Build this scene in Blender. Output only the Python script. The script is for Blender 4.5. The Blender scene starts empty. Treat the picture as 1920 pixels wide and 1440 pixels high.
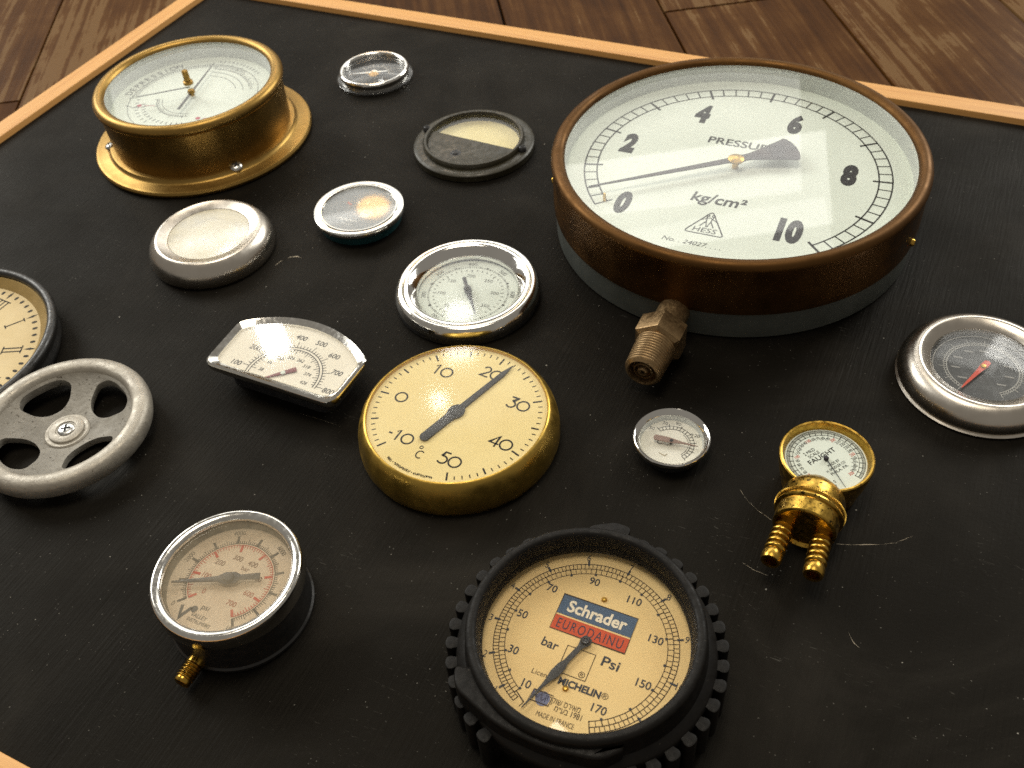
import bpy, bmesh, math, random
from mathutils import Vector, Matrix
random.seed(7)
R = math.radians
PI = math.pi
sc = bpy.context.scene
col = sc.collection

# ------------------------------------------------------------------ camera
cam_data = bpy.data.cameras.new('camera')
cam = bpy.data.objects.new('camera', cam_data)
col.objects.link(cam)
sc.camera = cam
cam_data.sensor_width = 36.0
cam_data.lens = 34.44
cam_data.clip_start = 0.02
cam_data.clip_end = 50.0
pitch, roll = R(46.068), R(-5.606)
fw = Vector((0, math.cos(pitch), -math.sin(pitch)))
up0 = Vector((0, math.sin(pitch), math.cos(pitch)))
rt0 = Vector((1, 0, 0))
rt = rt0 * math.cos(roll) + up0 * math.sin(roll)
up = -rt0 * math.sin(roll) + up0 * math.cos(roll)
mw = Matrix((rt, up, -fw)).transposed().to_4x4()
mw.translation = Vector((0, 0, 0.45))
cam.matrix_world = mw
cam_data.dof.use_dof = True
cam_data.dof.focus_distance = 0.53
cam_data.dof.aperture_fstop = 16.0
sc.render.resolution_x, sc.render.resolution_y = 1024, 768

# ------------------------------------------------------------------ room light
world = bpy.data.worlds.new('World')
sc.world = world
world.use_nodes = True
bgn = world.node_tree.nodes['Background']
bgn.inputs[0].default_value = (1.0, 0.92, 0.80, 1)
bgn.inputs[1].default_value = 0.20

def area_lamp(name, loc, target, sx, sy, power, color):
    l = bpy.data.lights.new(name, 'AREA')
    l.shape = 'RECTANGLE'; l.size = sx; l.size_y = sy
    l.energy = power; l.color = color
    o = bpy.data.objects.new(name, l); col.objects.link(o)
    o.location = loc
    d = Vector(target) - Vector(loc)
    o.rotation_euler = d.to_track_quat('-Z', 'Y').to_euler()
    return o
def panel(name, x0, x1, y0, y1, z, radiance, color, tilt=(0, .45, 0)):
    """one evenly bright rectangle of window, lamp or added light, given by its extent at height z and its radiance"""
    c = ((x0 + x1) / 2, (y0 + y1) / 2, z)
    return area_lamp(name, c, tilt, x1 - x0, y1 - y0, PI * (x1 - x0) * (y1 - y0) * radiance, color)
WARM = (1.0, .90, .74); DAY = (1.0, .985, .915)
panel('side_key_lamp', -3.3, -1.70, 1.9, 3.5, 2.0, 8.0, DAY)  # added side key light, set wide so the glasses do not mirror it
panel('side_key_lamp', 2.15, 3.5, 1.9, 3.5, 2.0, 8.0, DAY)  # added counterpart on the right, also outside the mirrored directions
panel('back_window_lamp', -1.5, 1.08, 1.95, 2.45, 1.75, .9, DAY)
panel('back_window_lamp', -1.5, 1.20, 2.62, 2.95, 1.75, 2.0, DAY)
panel('back_window_lamp', -1.5, 1.32, 3.12, 4.20, 1.75, 1.3, DAY)
panel('back_window_lamp', 1.34, 1.66, 2.0, 2.5, 1.75, 2.4, DAY)
panel('tube_lamp', -.775, -.705, 2.22, 2.40, 1.62, 24, DAY)
panel('tube_lamp', -.25, -.20, 1.90, 1.96, 1.62, 22, DAY)
panel('tube_lamp', -.20, -.09, 2.19, 2.28, 1.62, 13, DAY)
panel('amber_reflection_panel', -.49, -.24, 2.70, 3.06, 1.62, 4.5, (1.0, .50, .06)).data.shape = 'ELLIPSE'  # added only to put an amber reflection in the fuel gauge glass
panel('overhead_fill_lamp', -.55, .35, .20, .95, 2.2, 7.0, WARM)  # added overhead fill that brightens the nearer dials, unseen in any glass

sc.view_settings.view_transform = 'Standard'
sc.view_settings.look = 'None'
sc.view_settings.gamma = 1
sc.view_settings.exposure = .2
sc.view_settings.use_curve_mapping = False
sc.cycles.use_denoising = False
sc.cycles.use_adaptive_sampling = False
sc.cycles.denoising_prefilter = 'NONE'
sc.cycles.max_bounces = 7
sc.cycles.transparent_max_bounces = 12
sc.cycles.sample_clamp_indirect = 6

# ------------------------------------------------------------------ materials
def newmat(name):
    m = bpy.data.materials.new(name); m.use_nodes = True
    nt = m.node_tree
    return m, nt, nt.nodes['Principled BSDF']
def N(nt, t, **kw):
    n = nt.nodes.new(t)
    for k, v in kw.items():
        if hasattr(n, k): setattr(n, k, v)
        else: n.inputs[k].default_value = v
    return n
def L(nt, a, b): nt.links.new(a, b)
def ramp(nt, fac, stops):
    r = nt.nodes.new('ShaderNodeValToRGB')
    el = r.color_ramp.elements
    while len(el) < len(stops): el.new(.5)
    for e, (p, c) in zip(el, stops):
        e.position = p; e.color = (c[0], c[1], c[2], 1)
    L(nt, fac, r.inputs[0]); return r
def coords(nt, scale=(1, 1, 1), rot=(0, 0, 0)):
    tc = nt.nodes.new('ShaderNodeTexCoord'); mp = nt.nodes.new('ShaderNodeMapping')
    mp.inputs['Scale'].default_value = scale; mp.inputs['Rotation'].default_value = rot
    L(nt, tc.outputs['Object'], mp.inputs['Vector']); return mp.outputs[0]
def noise(nt, vec, scale, detail=4, rough=.6, dist=0):
    n = nt.nodes.new('ShaderNodeTexNoise')
    n.inputs['Scale'].default_value = scale; n.inputs['Detail'].default_value = detail
    n.inputs['Roughness'].default_value = rough; n.inputs['Distortion'].default_value = dist
    L(nt, vec, n.inputs['Vector']); return n.outputs['Fac']
def bump(nt, h, bsdf, strength, dist):
    b = nt.nodes.new('ShaderNodeBump'); b.inputs['Strength'].default_value = strength
    b.inputs['Distance'].default_value = dist
    L(nt, h, b.inputs['Height']); L(nt, b.outputs[0], bsdf.inputs['Normal']); return b

def worn(name, c1, c2, metallic, rough, scale=120, bscale=600, bstr=.15, bdist=.0004, spots=None, aniso=0, r_var=.15, detail=5):
    """surface with blotchy colour, uneven gloss and a fine relief; spots=(scale, threshold, colour) adds pits or tarnish"""
    m, nt, b = newmat(name)
    v = coords(nt)
    f = noise(nt, v, scale, detail)
    cr = ramp(nt, f, [(.32, c1), (.68, c2)])
    out = cr.outputs[0]
    b.inputs['Metallic'].default_value = metallic
    f2 = noise(nt, v, scale * 3.1, 3)
    mr = N(nt, 'ShaderNodeMapRange'); L(nt, f2, mr.inputs['Value'])
    mr.inputs['From Min'].default_value = .3; mr.inputs['From Max'].default_value = .7
    mr.inputs['To Min'].default_value = max(.02, rough - r_var); mr.inputs['To Max'].default_value = rough + r_var
    rough_out = mr.outputs[0]
    if spots:
        fs = noise(nt, v, spots[0], 3, .7)
        mk = ramp(nt, fs, [(spots[1], (0, 0, 0)), (spots[1] + .05, (1, 1, 1))])
        mx = N(nt, 'ShaderNodeMix', data_type='RGBA'); L(nt, mk.outputs[0], mx.inputs[0])
        L(nt, out, mx.inputs[6]); mx.inputs[7].default_value = (*spots[2], 1)
        out = mx.outputs[2]
    L(nt, out, b.inputs['Base Color']); L(nt, rough_out, b.inputs['Roughness'])
    if bstr: bump(nt, noise(nt, v, bscale, 4), b, bstr, bdist)
    if aniso:
        b.inputs['Anisotropic'].default_value = aniso
        t = N(nt, 'ShaderNodeTangent', direction_type='RADIAL', axis='Z'); L(nt, t.outputs[0], b.inputs['Tangent'])
    return m

def glass_mat(name, tint=(1, 1, 1), f0=.04, rough=.0, haze=0.0, haze_col=(.8, .78, .7), haze_scale=60, gain=1.0):
    """clear pane: straight-through light plus a Fresnel mirror on top, optional film of dust"""
    m = bpy.data.materials.new(name); m.use_nodes = True
    nt = m.node_tree; nt.nodes.clear()
    out = nt.nodes.new('ShaderNodeOutputMaterial')
    tr = N(nt, 'ShaderNodeBsdfTransparent'); tr.inputs[0].default_value = (*tint, 1)
    gl = N(nt, 'ShaderNodeBsdfGlossy'); gl.inputs['Roughness'].default_value = rough
    gl.inputs[0].default_value = (1, 1, 1, 1)
    lw = N(nt, 'ShaderNodeLayerWeight'); lw.inputs[0].default_value = .5
    pw = N(nt, 'ShaderNodeMath', operation='POWER'); L(nt, lw.outputs['Facing'], pw.inputs[0]); pw.inputs[1].default_value = 5
    ml = N(nt, 'ShaderNodeMath', operation='MULTIPLY_ADD'); L(nt, pw.outputs[0], ml.inputs[0])
    ml.inputs[1].default_value = (1 - f0) * gain; ml.inputs[2].default_value = f0 * gain
    mx = N(nt, 'ShaderNodeMixShader'); L(nt, ml.outputs[0], mx.inputs[0]); L(nt, tr.outputs[0], mx.inputs[1]); L(nt, gl.outputs[0], mx.inputs[2])
    last = mx.outputs[0]
    if haze:
        df = N(nt, 'ShaderNodeBsdfDiffuse'); df.inputs[0].default_value = (*haze_col, 1)
        f = noise(nt, coords(nt), haze_scale, 5)
        mr = N(nt, 'ShaderNodeMapRange'); L(nt, f, mr.inputs[0])
        mr.inputs['From Min'].default_value = .35; mr.inputs['From Max'].default_value = .7
        mr.inputs['To Min'].default_value = haze * .35; mr.inputs['To Max'].default_value = haze
        m2 = N(nt, 'ShaderNodeMixShader'); L(nt, mr.outputs[0], m2.inputs[0]); L(nt, last, m2.inputs[1]); L(nt, df.outputs[0], m2.inputs[2])
        last = m2.outputs[0]
    L(nt, last, out.inputs[0])
    return m

MAT = {}
def ink(c, rough=.6):
    k = ('ink',) + tuple(c)
    if k not in MAT:
        m, nt, b = newmat('printing_ink'); b.inputs['Base Color'].default_value = (*c, 1); b.inputs['Roughness'].default_value = rough
        b.inputs['Specular IOR Level'].default_value = .2
        MAT[k] = m
    return MAT[k]
def paper(name, c1, c2, scale=60, rough=.7, spot=None, spec=.15):
    m = worn(name, c1, c2, 0, rough, scale, 900, .03, .0002, spots=spot)
    m.node_tree.nodes['Principled BSDF'].inputs['Specular IOR Level'].default_value = spec
    return m

MAT['brass_satin'] = worn('satin_brass', (.31, .185, .048), (.37, .23, .066), .95, .38, 25, 200, 0, .0003, spots=(45, .76, (.44, .25, .05)), r_var=.05)
MAT['bronze'] = worn('tarnished_bronze', (.095, .045, .013), (.130, .063, .019), .92, .50, 14, 160, 0, .0004, spots=(60, .74, (.30, .18, .075)), detail=3)
MAT['grey_paint'] = worn('grey_enamel', (.075, .082, .074), (.10, .108, .098), 0, .5, 40, 500, .15, .0005, spots=(260, .72, (.30, .31, .29)))
MAT['chrome'] = worn('chrome', (.78, .77, .74), (.84, .83, .80), 1, .09, 30, 200, .02, .0002, r_var=.05)
MAT['chrome_worn'] = worn('worn_chrome', (.74, .72, .66), (.84, .83, .80), 1, .14, 120, 300, .06, .0003, spots=(170, .70, (.38, .28, .14)), r_var=.08)
MAT['steel_brushed'] = worn('brushed_steel', (.62, .57, .50), (.70, .65, .58), 1, .31, 60, 900, .03, .0002, aniso=.7, r_var=.05)
MAT['gold_paint'] = worn('gold_paint', (.46, .29, .052), (.53, .345, .075), .9, .36, 30, 150, .16, .0008, spots=(300, .74, (.36, .22, .035)))
MAT['brass_old'] = worn('pitted_brass', (.44, .26, .040), (.60, .38, .075), 1, .30, 110, 400, .15, .0004, spots=(400, .585, (.035, .022, .010)))
MAT['brass_bright'] = worn('bright_brass', (.48, .285, .045), (.60, .38, .08), 1, .30, 90, 400, .05, .0003, spots=(240, .66, (.20, .11, .025)))
MAT['brass_dull'] = worn('dull_brass', (.24, .155, .075), (.36, .245, .125), .85, .42, 150, 700, .15, .0004, spots=(300, .66, (.10, .06, .03)))
MAT['rubber'] = worn('black_rubber', (.0045, .0038, .0032), (.009, .0075, .0062), 0, .55, 90, 500, .25, .0005, spots=(420, .69, (.07, .058, .044)))
MAT['rubber'].node_tree.nodes['Principled BSDF'].inputs['Specular IOR Level'].default_value = .22
MAT['black_paint'] = worn('black_paint', (.012, .012, .012), (.022, .02, .018), 0, .38, 90, 300, .3, .0005, spots=(330, .70, (.09, .08, .065)))
MAT['bakelite'] = worn('bakelite', (.024, .0205, .011), (.038, .033, .018), 0, .42, 60, 400, .12, .0003, spots=(260, .72, (.11, .10, .07)))
MAT['cast_alu'] = worn('cast_aluminium', (.19, .175, .15), (.30, .28, .24), .25, .62, 40, 260, .7, .0010, spots=(420, .62, (.06, .048, .032)))
MAT['alu_rim'] = worn('worn_aluminium', (.33, .30, .255), (.47, .435, .37), .45, .48, 40, 300, .45, .0007, spots=(480, .65, (.13, .10, .065)))
MAT['zinc'] = worn('zinc_plate', (.55, .55, .53), (.66, .66, .64), 1, .28, 200, 900, .08, .0002)
MAT['dark_metal'] = worn('dark_metal', (.03, .03, .032), (.05, .05, .052), .3, .4, 100, 500, .05, .0002)
MAT['grey_needle'] = worn('grey_needle', (.030, .029, .026), (.048, .046, .042), 0, .6, 90, 500, .08, .0003, spots=(600, .70, (.16, .15, .13)))
MAT['blue_steel'] = worn('blued_steel', (.010, .009, .018), (.028, .012, .013), 0, .6, 60, 500, .03, .0002)
MAT['red_needle'] = worn('red_needle', (.62, .055, .02), (.70, .08, .03), 0, .4, 90, 500, .05, .0002)
MAT['maroon_needle'] = worn('maroon_needle', (.16, .022, .022), (.22, .03, .028), 0, .45, 90, 500, .05, .0002)
MAT['rusty_needle'] = worn('faded_needle', (.20, .13, .10), (.30, .20, .16), 0, .5, 90, 500, .05, .0002)
MAT['slot_shade'] = worn('slot_shade', (.008, .007, .006), (.012, .011, .010), 0, .8, 90, 500, .05, .0002)  # dark colour standing in for the shade inside screw slots
MAT['teal_plastic'] = worn('teal_plastic', (.006, .035, .04), (.01, .05, .055), 0, .4, 90, 500, .05, .0002)
MAT['dial_white'] = paper('white_dial', (.65, .705, .625), (.71, .765, .685), 25)
MAT['dial_white_worn'] = paper('yellowed_white_dial', (.70, .68, .58), (.78, .76, .67), 40, spot=(90, .72, (.50, .42, .26)))
MAT['dial_cream'] = paper('cream_dial', (.80, .64, .29), (.85, .70, .34), 22, rough=.55)
MAT['dial_sch'] = paper('aged_cream_dial', (.78, .55, .24), (.85, .63, .29), 18, rough=.65, spot=(38, .74, (.62, .36, .12)))
MAT['dial_clock'] = paper('ivory_dial', (.66, .52, .29), (.74, .60, .35), 30, rough=.7)
MAT['dial_valley'] = paper('stained_dial', (.66, .52, .36), (.76, .63, .46), 45, spot=(60, .66, (.45, .36, .22)))
MAT['dial_fan'] = paper('oven_dial', (.80, .74, .60), (.85, .80, .67), 20)
MAT['dial_yellow'] = paper('yellow_dial', (.72, .62, .30), (.80, .72, .42), 18)
MAT['dial_black'] = paper('black_dial', (.015, .017, .018), (.03, .032, .032), 40, rough=.4, spec=.4)
MAT['dial_grey'] = paper('grey_dial', (.10, .11, .11), (.17, .18, .18), 25, rough=.4, spec=.4)
MAT['clock_wall'] = worn('tan_card', (.30, .20, .06), (.38, .26, .09), 0, .6, 60, 400, .1, .0003)
MAT['wall_white'] = worn('white_inner_wall', (.55, .57, .55), (.62, .64, .61), 0, .5, 60, 400, .05, .0003)
MAT['glass'] = glass_mat('clear_glass', gain=.7, rough=.015)
MAT['glass_bright'] = glass_mat('shiny_glass', f0=.05, gain=.85, rough=.055)
MAT['glass_soft'] = glass_mat('acrylic_pane', f0=.045, gain=.5, rough=.085)
MAT['glass_dusty'] = glass_mat('dusty_glass', f0=.04, haze=.20, haze_col=(.62, .52, .36), haze_scale=70, gain=.7)
MAT['glass_dark'] = glass_mat('smudged_glass', f0=.04, rough=.05, haze=.05, haze_col=(.5, .5, .48), haze_scale=60, gain=.45)
MAT['glass_cloudy'] = glass_mat('clouded_glass', f0=.06, rough=.12, haze=.60, haze_col=(.88, .82, .64), haze_scale=55, gain=2.4)
MAT['glass_grey'] = glass_mat('smeared_glass', f0=.05, rough=.075, haze=.14, haze_col=(.50, .52, .52), haze_scale=60, gain=1.3)
MAT['plastic_clear'] = glass_mat('clear_plastic', tint=(.94, .94, .93), f0=.05, rough=.06, haze=.06, haze_col=(.7, .7, .7), gain=1.2)

# ------------------------------------------------------------------ mesh helpers (lengths in millimetres)
MM = .001
def link(name, me, mat, parent=None, loc=(0, 0, 0), rot=(0, 0, 0), sharp=38):
    if mat is not None and not me.materials:
        me.materials.append(MAT[mat] if isinstance(mat, str) else mat)
    for p in me.polygons: p.use_smooth = True
    me.set_sharp_from_angle(angle=R(sharp))
    o = bpy.data.objects.new(name, me); col.objects.link(o)
    o.location = Vector(loc) * MM; o.rotation_euler = rot
    if parent is not None: o.parent = parent
    return o
def thing(name, label, cat, loc, rotz=0, group=None):
    o = bpy.data.objects.new(name, None); col.objects.link(o)
    o.empty_display_size = .02
    o.location = loc; o.rotation_euler = (0, 0, R(rotz)); o['label'] = label; o['category'] = cat
    if group: o['group'] = group
    return o
def pyd(name, vs, fs):
    me = bpy.data.meshes.new(name)
    me.from_pydata([(x * MM, y * MM, z * MM) for x, y, z in vs], [], fs)
    me.validate(); me.update(); return me
def lathe_mesh(name, prof, seg=96, closed=False, phase=0):
    """solid of revolution about z from a list of (r, z); r=0 makes a pole, closed joins last to first"""
    vs, fs, rows = [], [], []
    for r, z in prof:
        if r <= 1e-6:
            rows.append([len(vs)]); vs.append((0, 0, z))
        else:
            rows.append(list(range(len(vs), len(vs) + seg)))
            for i in range(seg):
                a = 2 * PI * i / seg + phase
                vs.append((r * math.cos(a), r * math.sin(a), z))
    pairs = list(zip(rows[:-1], rows[1:])) + ([(rows[-1], rows[0])] if closed else [])
    for A, B in pairs:
        if len(A) == 1 and len(B) == 1: continue
        for i in range(seg):
            j = (i + 1) % seg
            if len(A) == 1: fs.append((A[0], B[j], B[i]))
            elif len(B) == 1: fs.append((A[i], A[j], B[0]))
            else: fs.append((A[i], A[j], B[j], B[i]))
    me = pyd(name, vs, fs)
    bm = bmesh.new(); bm.from_mesh(me); bmesh.ops.recalc_face_normals(bm, faces=bm.faces); bm.to_mesh(me); bm.free()
    return me
def lathe(name, prof, mat, parent, seg=96, closed=False, loc=(0, 0, 0), rot=(0, 0, 0), phase=0, sharp=38):
    return link(name, lathe_mesh(name, prof, seg, closed, phase), mat, parent, loc, rot, sharp)
def arc(cx, cz, r, a0, a1, n=8):
    return [(cx + r * math.cos(R(a0 + (a1 - a0) * i / n)), cz + r * math.sin(R(a0 + (a1 - a0) * i / n))) for i in range(n + 1)]
def prism_mesh(name, pts, z0, z1, bevel=0, segs=2):
    bm = bmesh.new()
    vs = [bm.verts.new((x * MM, y * MM, z0 * MM)) for x, y in pts]
    f = bm.faces.new(vs)
    r = bmesh.ops.extrude_face_region(bm, geom=[f])
    tv = [g for g in r['geom'] if isinstance(g, bmesh.types.BMVert)]
    bmesh.ops.translate(bm, verts=tv, vec=(0, 0, (z1 - z0) * MM))
    bmesh.ops.recalc_face_normals(bm, faces=bm.faces)
    if bevel:
        zt = max(z0, z1) * MM
        es = [e for e in bm.edges if all(abs(v.co.z - zt) < 1e-7 for v in e.verts)]
        bmesh.ops.bevel(bm, geom=es, offset=bevel * MM, segments=segs, affect='EDGES', profile=.6)
    me = bpy.data.meshes.new(name); bm.to_mesh(me); bm.free(); return me
def prism(name, pts, z0, z1, mat, parent, bevel=0, loc=(0, 0, 0), rot=(0, 0, 0), segs=2, sharp=38):
    return link(name, prism_mesh(name, pts, z0, z1, bevel, segs), mat, parent, loc, rot, sharp)
def rounded(pts, r, n=5):
    out = []; k = len(pts)
    for i in range(k):
        p = Vector(pts[i]); a = Vector(pts[i - 1]); b = Vector(pts[(i + 1) % k])
        rr = r[i] if isinstance(r, (list, tuple)) else r
        da = (a - p); db = (b - p); t = min(rr, da.length * .45, db.length * .45)
        p0 = p + da.normalized() * t; p1 = p + db.normalized() * t
        for j in range(n + 1):
            s = j / n
            q = p0 * (1 - s) ** 2 + p * 2 * s * (1 - s) + p1 * s * s
            out.append((q.x, q.y))
    return out
def disc(r, n=64): return [(r * math.cos(2 * PI * i / n), r * math.sin(2 * PI * i / n)) for i in range(n)]

# ---- flat print on dials
_tc = {}
def glyphs(s, bold=0, spacing=1.0):
    k = (s, bold, spacing)
    if k not in _tc:
        c = bpy.data.curves.new('t', 'FONT'); c.body = s; c.offset = bold; c.size = 1; c.resolution_u = 4
        c.space_character = spacing
        o = bpy.data.objects.new('t', c); col.objects.link(o)
        me = o.to_mesh()
        v = [(p.co.x / .70, p.co.y / .70) for p in me.vertices]
        f = [tuple(p.vertices) for p in me.polygons]
        o.to_mesh_clear(); bpy.data.objects.remove(o); bpy.data.curves.remove(c)
        _tc[k] = (v, f)
    return _tc[k]
class Ink:
    def __init__(s): s.g = {}
    def add(s, vs, fs, c, lvl=0):
        V, F = s.g.setdefault((c, lvl), ([], []))
        b = len(V); V.extend(vs); F.extend([tuple(i + b for i in f) for f in fs])
    def tick(s, a, r0, r1, w, c=(.02, .02, .02), lvl=0):
        a = R(a); d = (math.cos(a), math.sin(a)); n = (-d[1], d[0]); h = w / 2
        s.add([(d[0] * r + n[0] * q, d[1] * r + n[1] * q) for r, q in ((r0, -h), (r1, -h), (r1, h), (r0, h))], [(0, 1, 2, 3)], c, lvl)
    def arc(s, r, w, a0, a1, c=(.02, .02, .02), lvl=0, cx=0, cy=0):
        n = max(3, int(abs(a1 - a0) / 3)); vs = []; fs = []
        if a1 < a0: a0, a1 = a1, a0
        for i in range(n + 1):
            a = R(a0 + (a1 - a0) * i / n)
            for q in (r - w / 2, r + w / 2): vs.append((cx + q * math.cos(a), cy + q * math.sin(a)))
        for i in range(n): fs.append((2 * i, 2 * i + 1, 2 * i + 3, 2 * i + 2))
        s.add(vs, fs, c, lvl)
    def poly(s, pts, c, lvl=0): s.add(list(pts), [tuple(range(len(pts)))], c, lvl)
    def stroke(s, pts, w, c=(.02, .02, .02), lvl=0, closed=False):
        P = [Vector(p) for p in pts]; n = len(P); vs = []; fs = []
        for i in range(n):
            a = P[i - 1] if (i or closed) else P[i]; b = P[(i + 1) % n] if (i < n - 1 or closed) else P[i]
            d = (b - a); d = d.normalized() if d.length else Vector((1, 0)); m = Vector((-d.y, d.x))
            k = 1.0
            if (0 < i < n - 1) or closed:
                e = (P[(i + 1) % n] - P[i]).normalized(); k = 1 / max(.4, abs(Vector((-e.y, e.x)).dot(m)))
            vs += [tuple(P[i] - m * w / 2 * k), tuple(P[i] + m * w / 2 * k)]
        for i in range(n if closed else n - 1):
            j = (i + 1) % n; fs.append((2 * i, 2 * j, 2 * j + 1, 2 * i + 1))
        s.add(vs, fs, c, lvl)
    def text(s, t, x, y, h, c=(.02, .02, .02), rot=0, bold=0, sx=1.0, shear=0, spacing=1.0, lvl=0, align='c', width=None):
        v, f = glyphs(t, bold, spacing)
        if not v: return
        x0 = min(p[0] for p in v); x1 = max(p[0] for p in v)
        if width: sx = width / (h * max(1e-6, x1 - x0))
        ox = {'c': (x0 + x1) / 2, 'l': x0, 'r': x1}[align]
        ca, sa = math.cos(R(rot)), math.sin(R(rot)); vs = []
        for px, py in v:
            q = py - .5; u = (px - ox + shear * q) * h * sx; q *= h
            vs.append((x + u * ca - q * sa, y + u * sa + q * ca))
        s.add(vs, f, c, lvl)
    def arctext(s, t, r, a0, a1, h, c=(.02, .02, .02), bold=0, sx=1.0, inward=False):
        for i, ch in enumerate(t):
            a = a0 + (a1 - a0) * (i + .5) / len(t)
            if ch != ' ':
                s.text(ch, r * math.cos(R(a)), r * math.sin(R(a)), h, c, a + (90 if inward else -90), bold, sx)
    def build(s, parent, z, name='printing'):
        for (c, lvl), (V, F) in s.g.items():
            me = bpy.data.meshes.new(name)
            zz = (z + .12 + .08 * lvl) * MM
            me.from_pydata([(x * MM, y * MM, zz) for x, y in V], [], F); me.validate(); me.update()
            bm = bmesh.new(); bm.from_mesh(me)
            for fc in bm.faces:
                if fc.normal.z < 0: fc.normal_flip()
            bm.to_mesh(me); bm.free()
            me.materials.append(ink(c))
            o = bpy.data.objects.new(name, me); col.objects.link(o); o.parent = parent
            if name == 'printing': o['kind'] = 'stuff'
BLK = (.018, .017, .016)

def screw(parent, loc, r=4, h=2.2, mat='zinc', rot=0, tilt=(0, 0, 0)):
    s = lathe('screw', [(r, 0), (r, h * .35)] + arc(0, -(r * r - h * h) / (2 * h) * 1.0 + 0, 0.001, 0, 0, 1)[:0] + [(r * .93, h * .6), (r * .7, h * .88), (r * .4, h), (0, h * 1.04)], mat, parent, 24, loc=loc, rot=tilt)
    w = r * .13; l = r * .55
    pts = [(w, w), (w, l), (-w, l), (-w, w), (-l, w), (-l, -w), (-w, -w), (-w, -l), (w, -l), (w, -w), (l, -w), (l, w)]
    prism('cross_slot_shade', pts, h * .95, h * 1.07, 'slot_shade', s, rot=(0, 0, R(rot)))  # raised dark cross paints the slot's shade, nothing is cut into the head
    return s
def pane(name, r, z, mat, parent, dome=.6, t=1.2):
    n = 10
    top = [(r * i / n, z + dome * (1 - (i / n) ** 2)) for i in range(n + 1)]
    bot = [(r * i / n, z - t + dome * (1 - (i / n) ** 2)) for i in range(n, -1, -1)]
    return lathe(name, top + bot, mat, parent, 72)
def dial_disc(r, z, mat, parent, t=.8):
    return lathe('dial', [(0, z), (r, z), (r, z - t), (0, z - t)], mat, parent, 96)
def needle(pts, z, mat, parent, t=.5, name='needle', bevel=.12):
    return prism(name, pts, z, z + t, mat, parent, bevel)
def turn(pts, a):
    ca, sa = math.cos(R(a)), math.sin(R(a)); return [(x * ca - y * sa, x * sa + y * ca) for x, y in pts]

BR = -29.3   # the board lies turned by this much against the view
# ------------------------------------------------------------------ floor of old planks
mfl, nt, b = newmat('old_floor_plank')
tc = N(nt, 'ShaderNodeTexCoord'); oi = N(nt, 'ShaderNodeObjectInfo')
ad = N(nt, 'ShaderNodeVectorMath', operation='ADD'); L(nt, tc.outputs['Object'], ad.inputs[0])
sclv = N(nt, 'ShaderNodeVectorMath', operation='SCALE'); L(nt, oi.outputs['Location'], sclv.inputs[0]); sclv.inputs['Scale'].default_value = 3.7
L(nt, sclv.outputs[0], ad.inputs[1])
mp = N(nt, 'ShaderNodeMapping'); mp.inputs['Scale'].default_value = (48, 1.6, 10); L(nt, ad.outputs[0], mp.inputs[0])
f1 = noise(nt, mp.outputs[0], 2.4, 10, .66, .25)
f2 = noise(nt, ad.outputs[0], 11, 7, .66, .3)
mm = N(nt, 'ShaderNodeMath', operation='MULTIPLY_ADD'); L(nt, f2, mm.inputs[0]); mm.inputs[1].default_value = .6; 
L(nt, f1, mm.inputs[2])
mm2 = N(nt, 'ShaderNodeMath', operation='MULTIPLY_ADD'); L(nt, oi.outputs['Random'], mm2.inputs[0]); mm2.inputs[1].default_value = .28; L(nt, mm.outputs[0], mm2.inputs[2])
cr = ramp(nt, mm2.outputs[0], [(.50, (.018, .0055, .0012)), (.84, (.070, .027, .0060)), (1.0, (.105, .046, .0125)), (1.0, (.155, .085, .034))])
cr.color_ramp.elements[2].position = 1.02 if False else .99
L(nt, cr.outputs[0], b.inputs['Base Color']); b.inputs['Roughness'].default_value = .45; b.inputs['Specular IOR Level'].default_value = .06
bump(nt, f1, b, .25, .002)
MAT['floor_plank'] = mfl
MAT['floor_gap'] = ink((.006, .004, .003), .9)
fl = link('floor', pyd('floor', [(-1500, 200, -30), (1900, 200, -30), (1900, 2600, -30), (-1500, 2600, -30)], [(0, 1, 2, 3)]), MAT['floor_gap'])
fl['kind'] = 'structure'
pw = 163.0
pm = {}
def plank(x0, x1, y0, y1, tone=0):
    g = 1.3
    me = prism_mesh('plank', [(-(x1 - x0) / 2 + g, -(y1 - y0) / 2 + g), ((x1 - x0) / 2 - g, -(y1 - y0) / 2 + g), ((x1 - x0) / 2 - g, (y1 - y0) / 2 - g), (-(x1 - x0) / 2 + g, (y1 - y0) / 2 - g)], -28, 0, 1.6, 2)
    # planks run slightly off the view axis
    cx, cy = (x0 + x1) / 2, (y0 + y1) / 2
    a = R(3.6); X = 30 + cx * math.cos(a) - (cy) * math.sin(a); Y = 950 + cx * math.sin(a) + cy * math.cos(a)
    o = link('plank', me, 'floor_plank', fl, (X, Y, -21.5 + random.uniform(-.6, .6)), (0, 0, a))
for i in range(-7, 8):
    x0 = i * pw; x1 = x0 + pw
    cuts = {1: [-600, 2, 900], 0: [-600, 230, 1000], 2: [-600, 330, 1000], -4: [-600, -10, 800], -3: [-600, 260, 1000]}.get(i, [-600, random.uniform(250, 600), 1100])
    for c0, c1 in zip(cuts[:-1], cuts[1:]): plank(x0, x1, c0, c1)

# ------------------------------------------------------------------ display board with frame
mb, nt, b = newmat('black_board_paint')
v = coords(nt)
big = noise(nt, v, 6, 4)
base = ramp(nt, noise(nt, v, 7, 6, .62, .8), [(.30, (.0044, .0037, .0029)), (.52, (.0080, .0069, .0055)), (.72, (.0170, .0148, .0120))])
vg = coords(nt, (170, 9, 60))
grain = noise(nt, vg, 3.2, 5, .6, .3)
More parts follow.
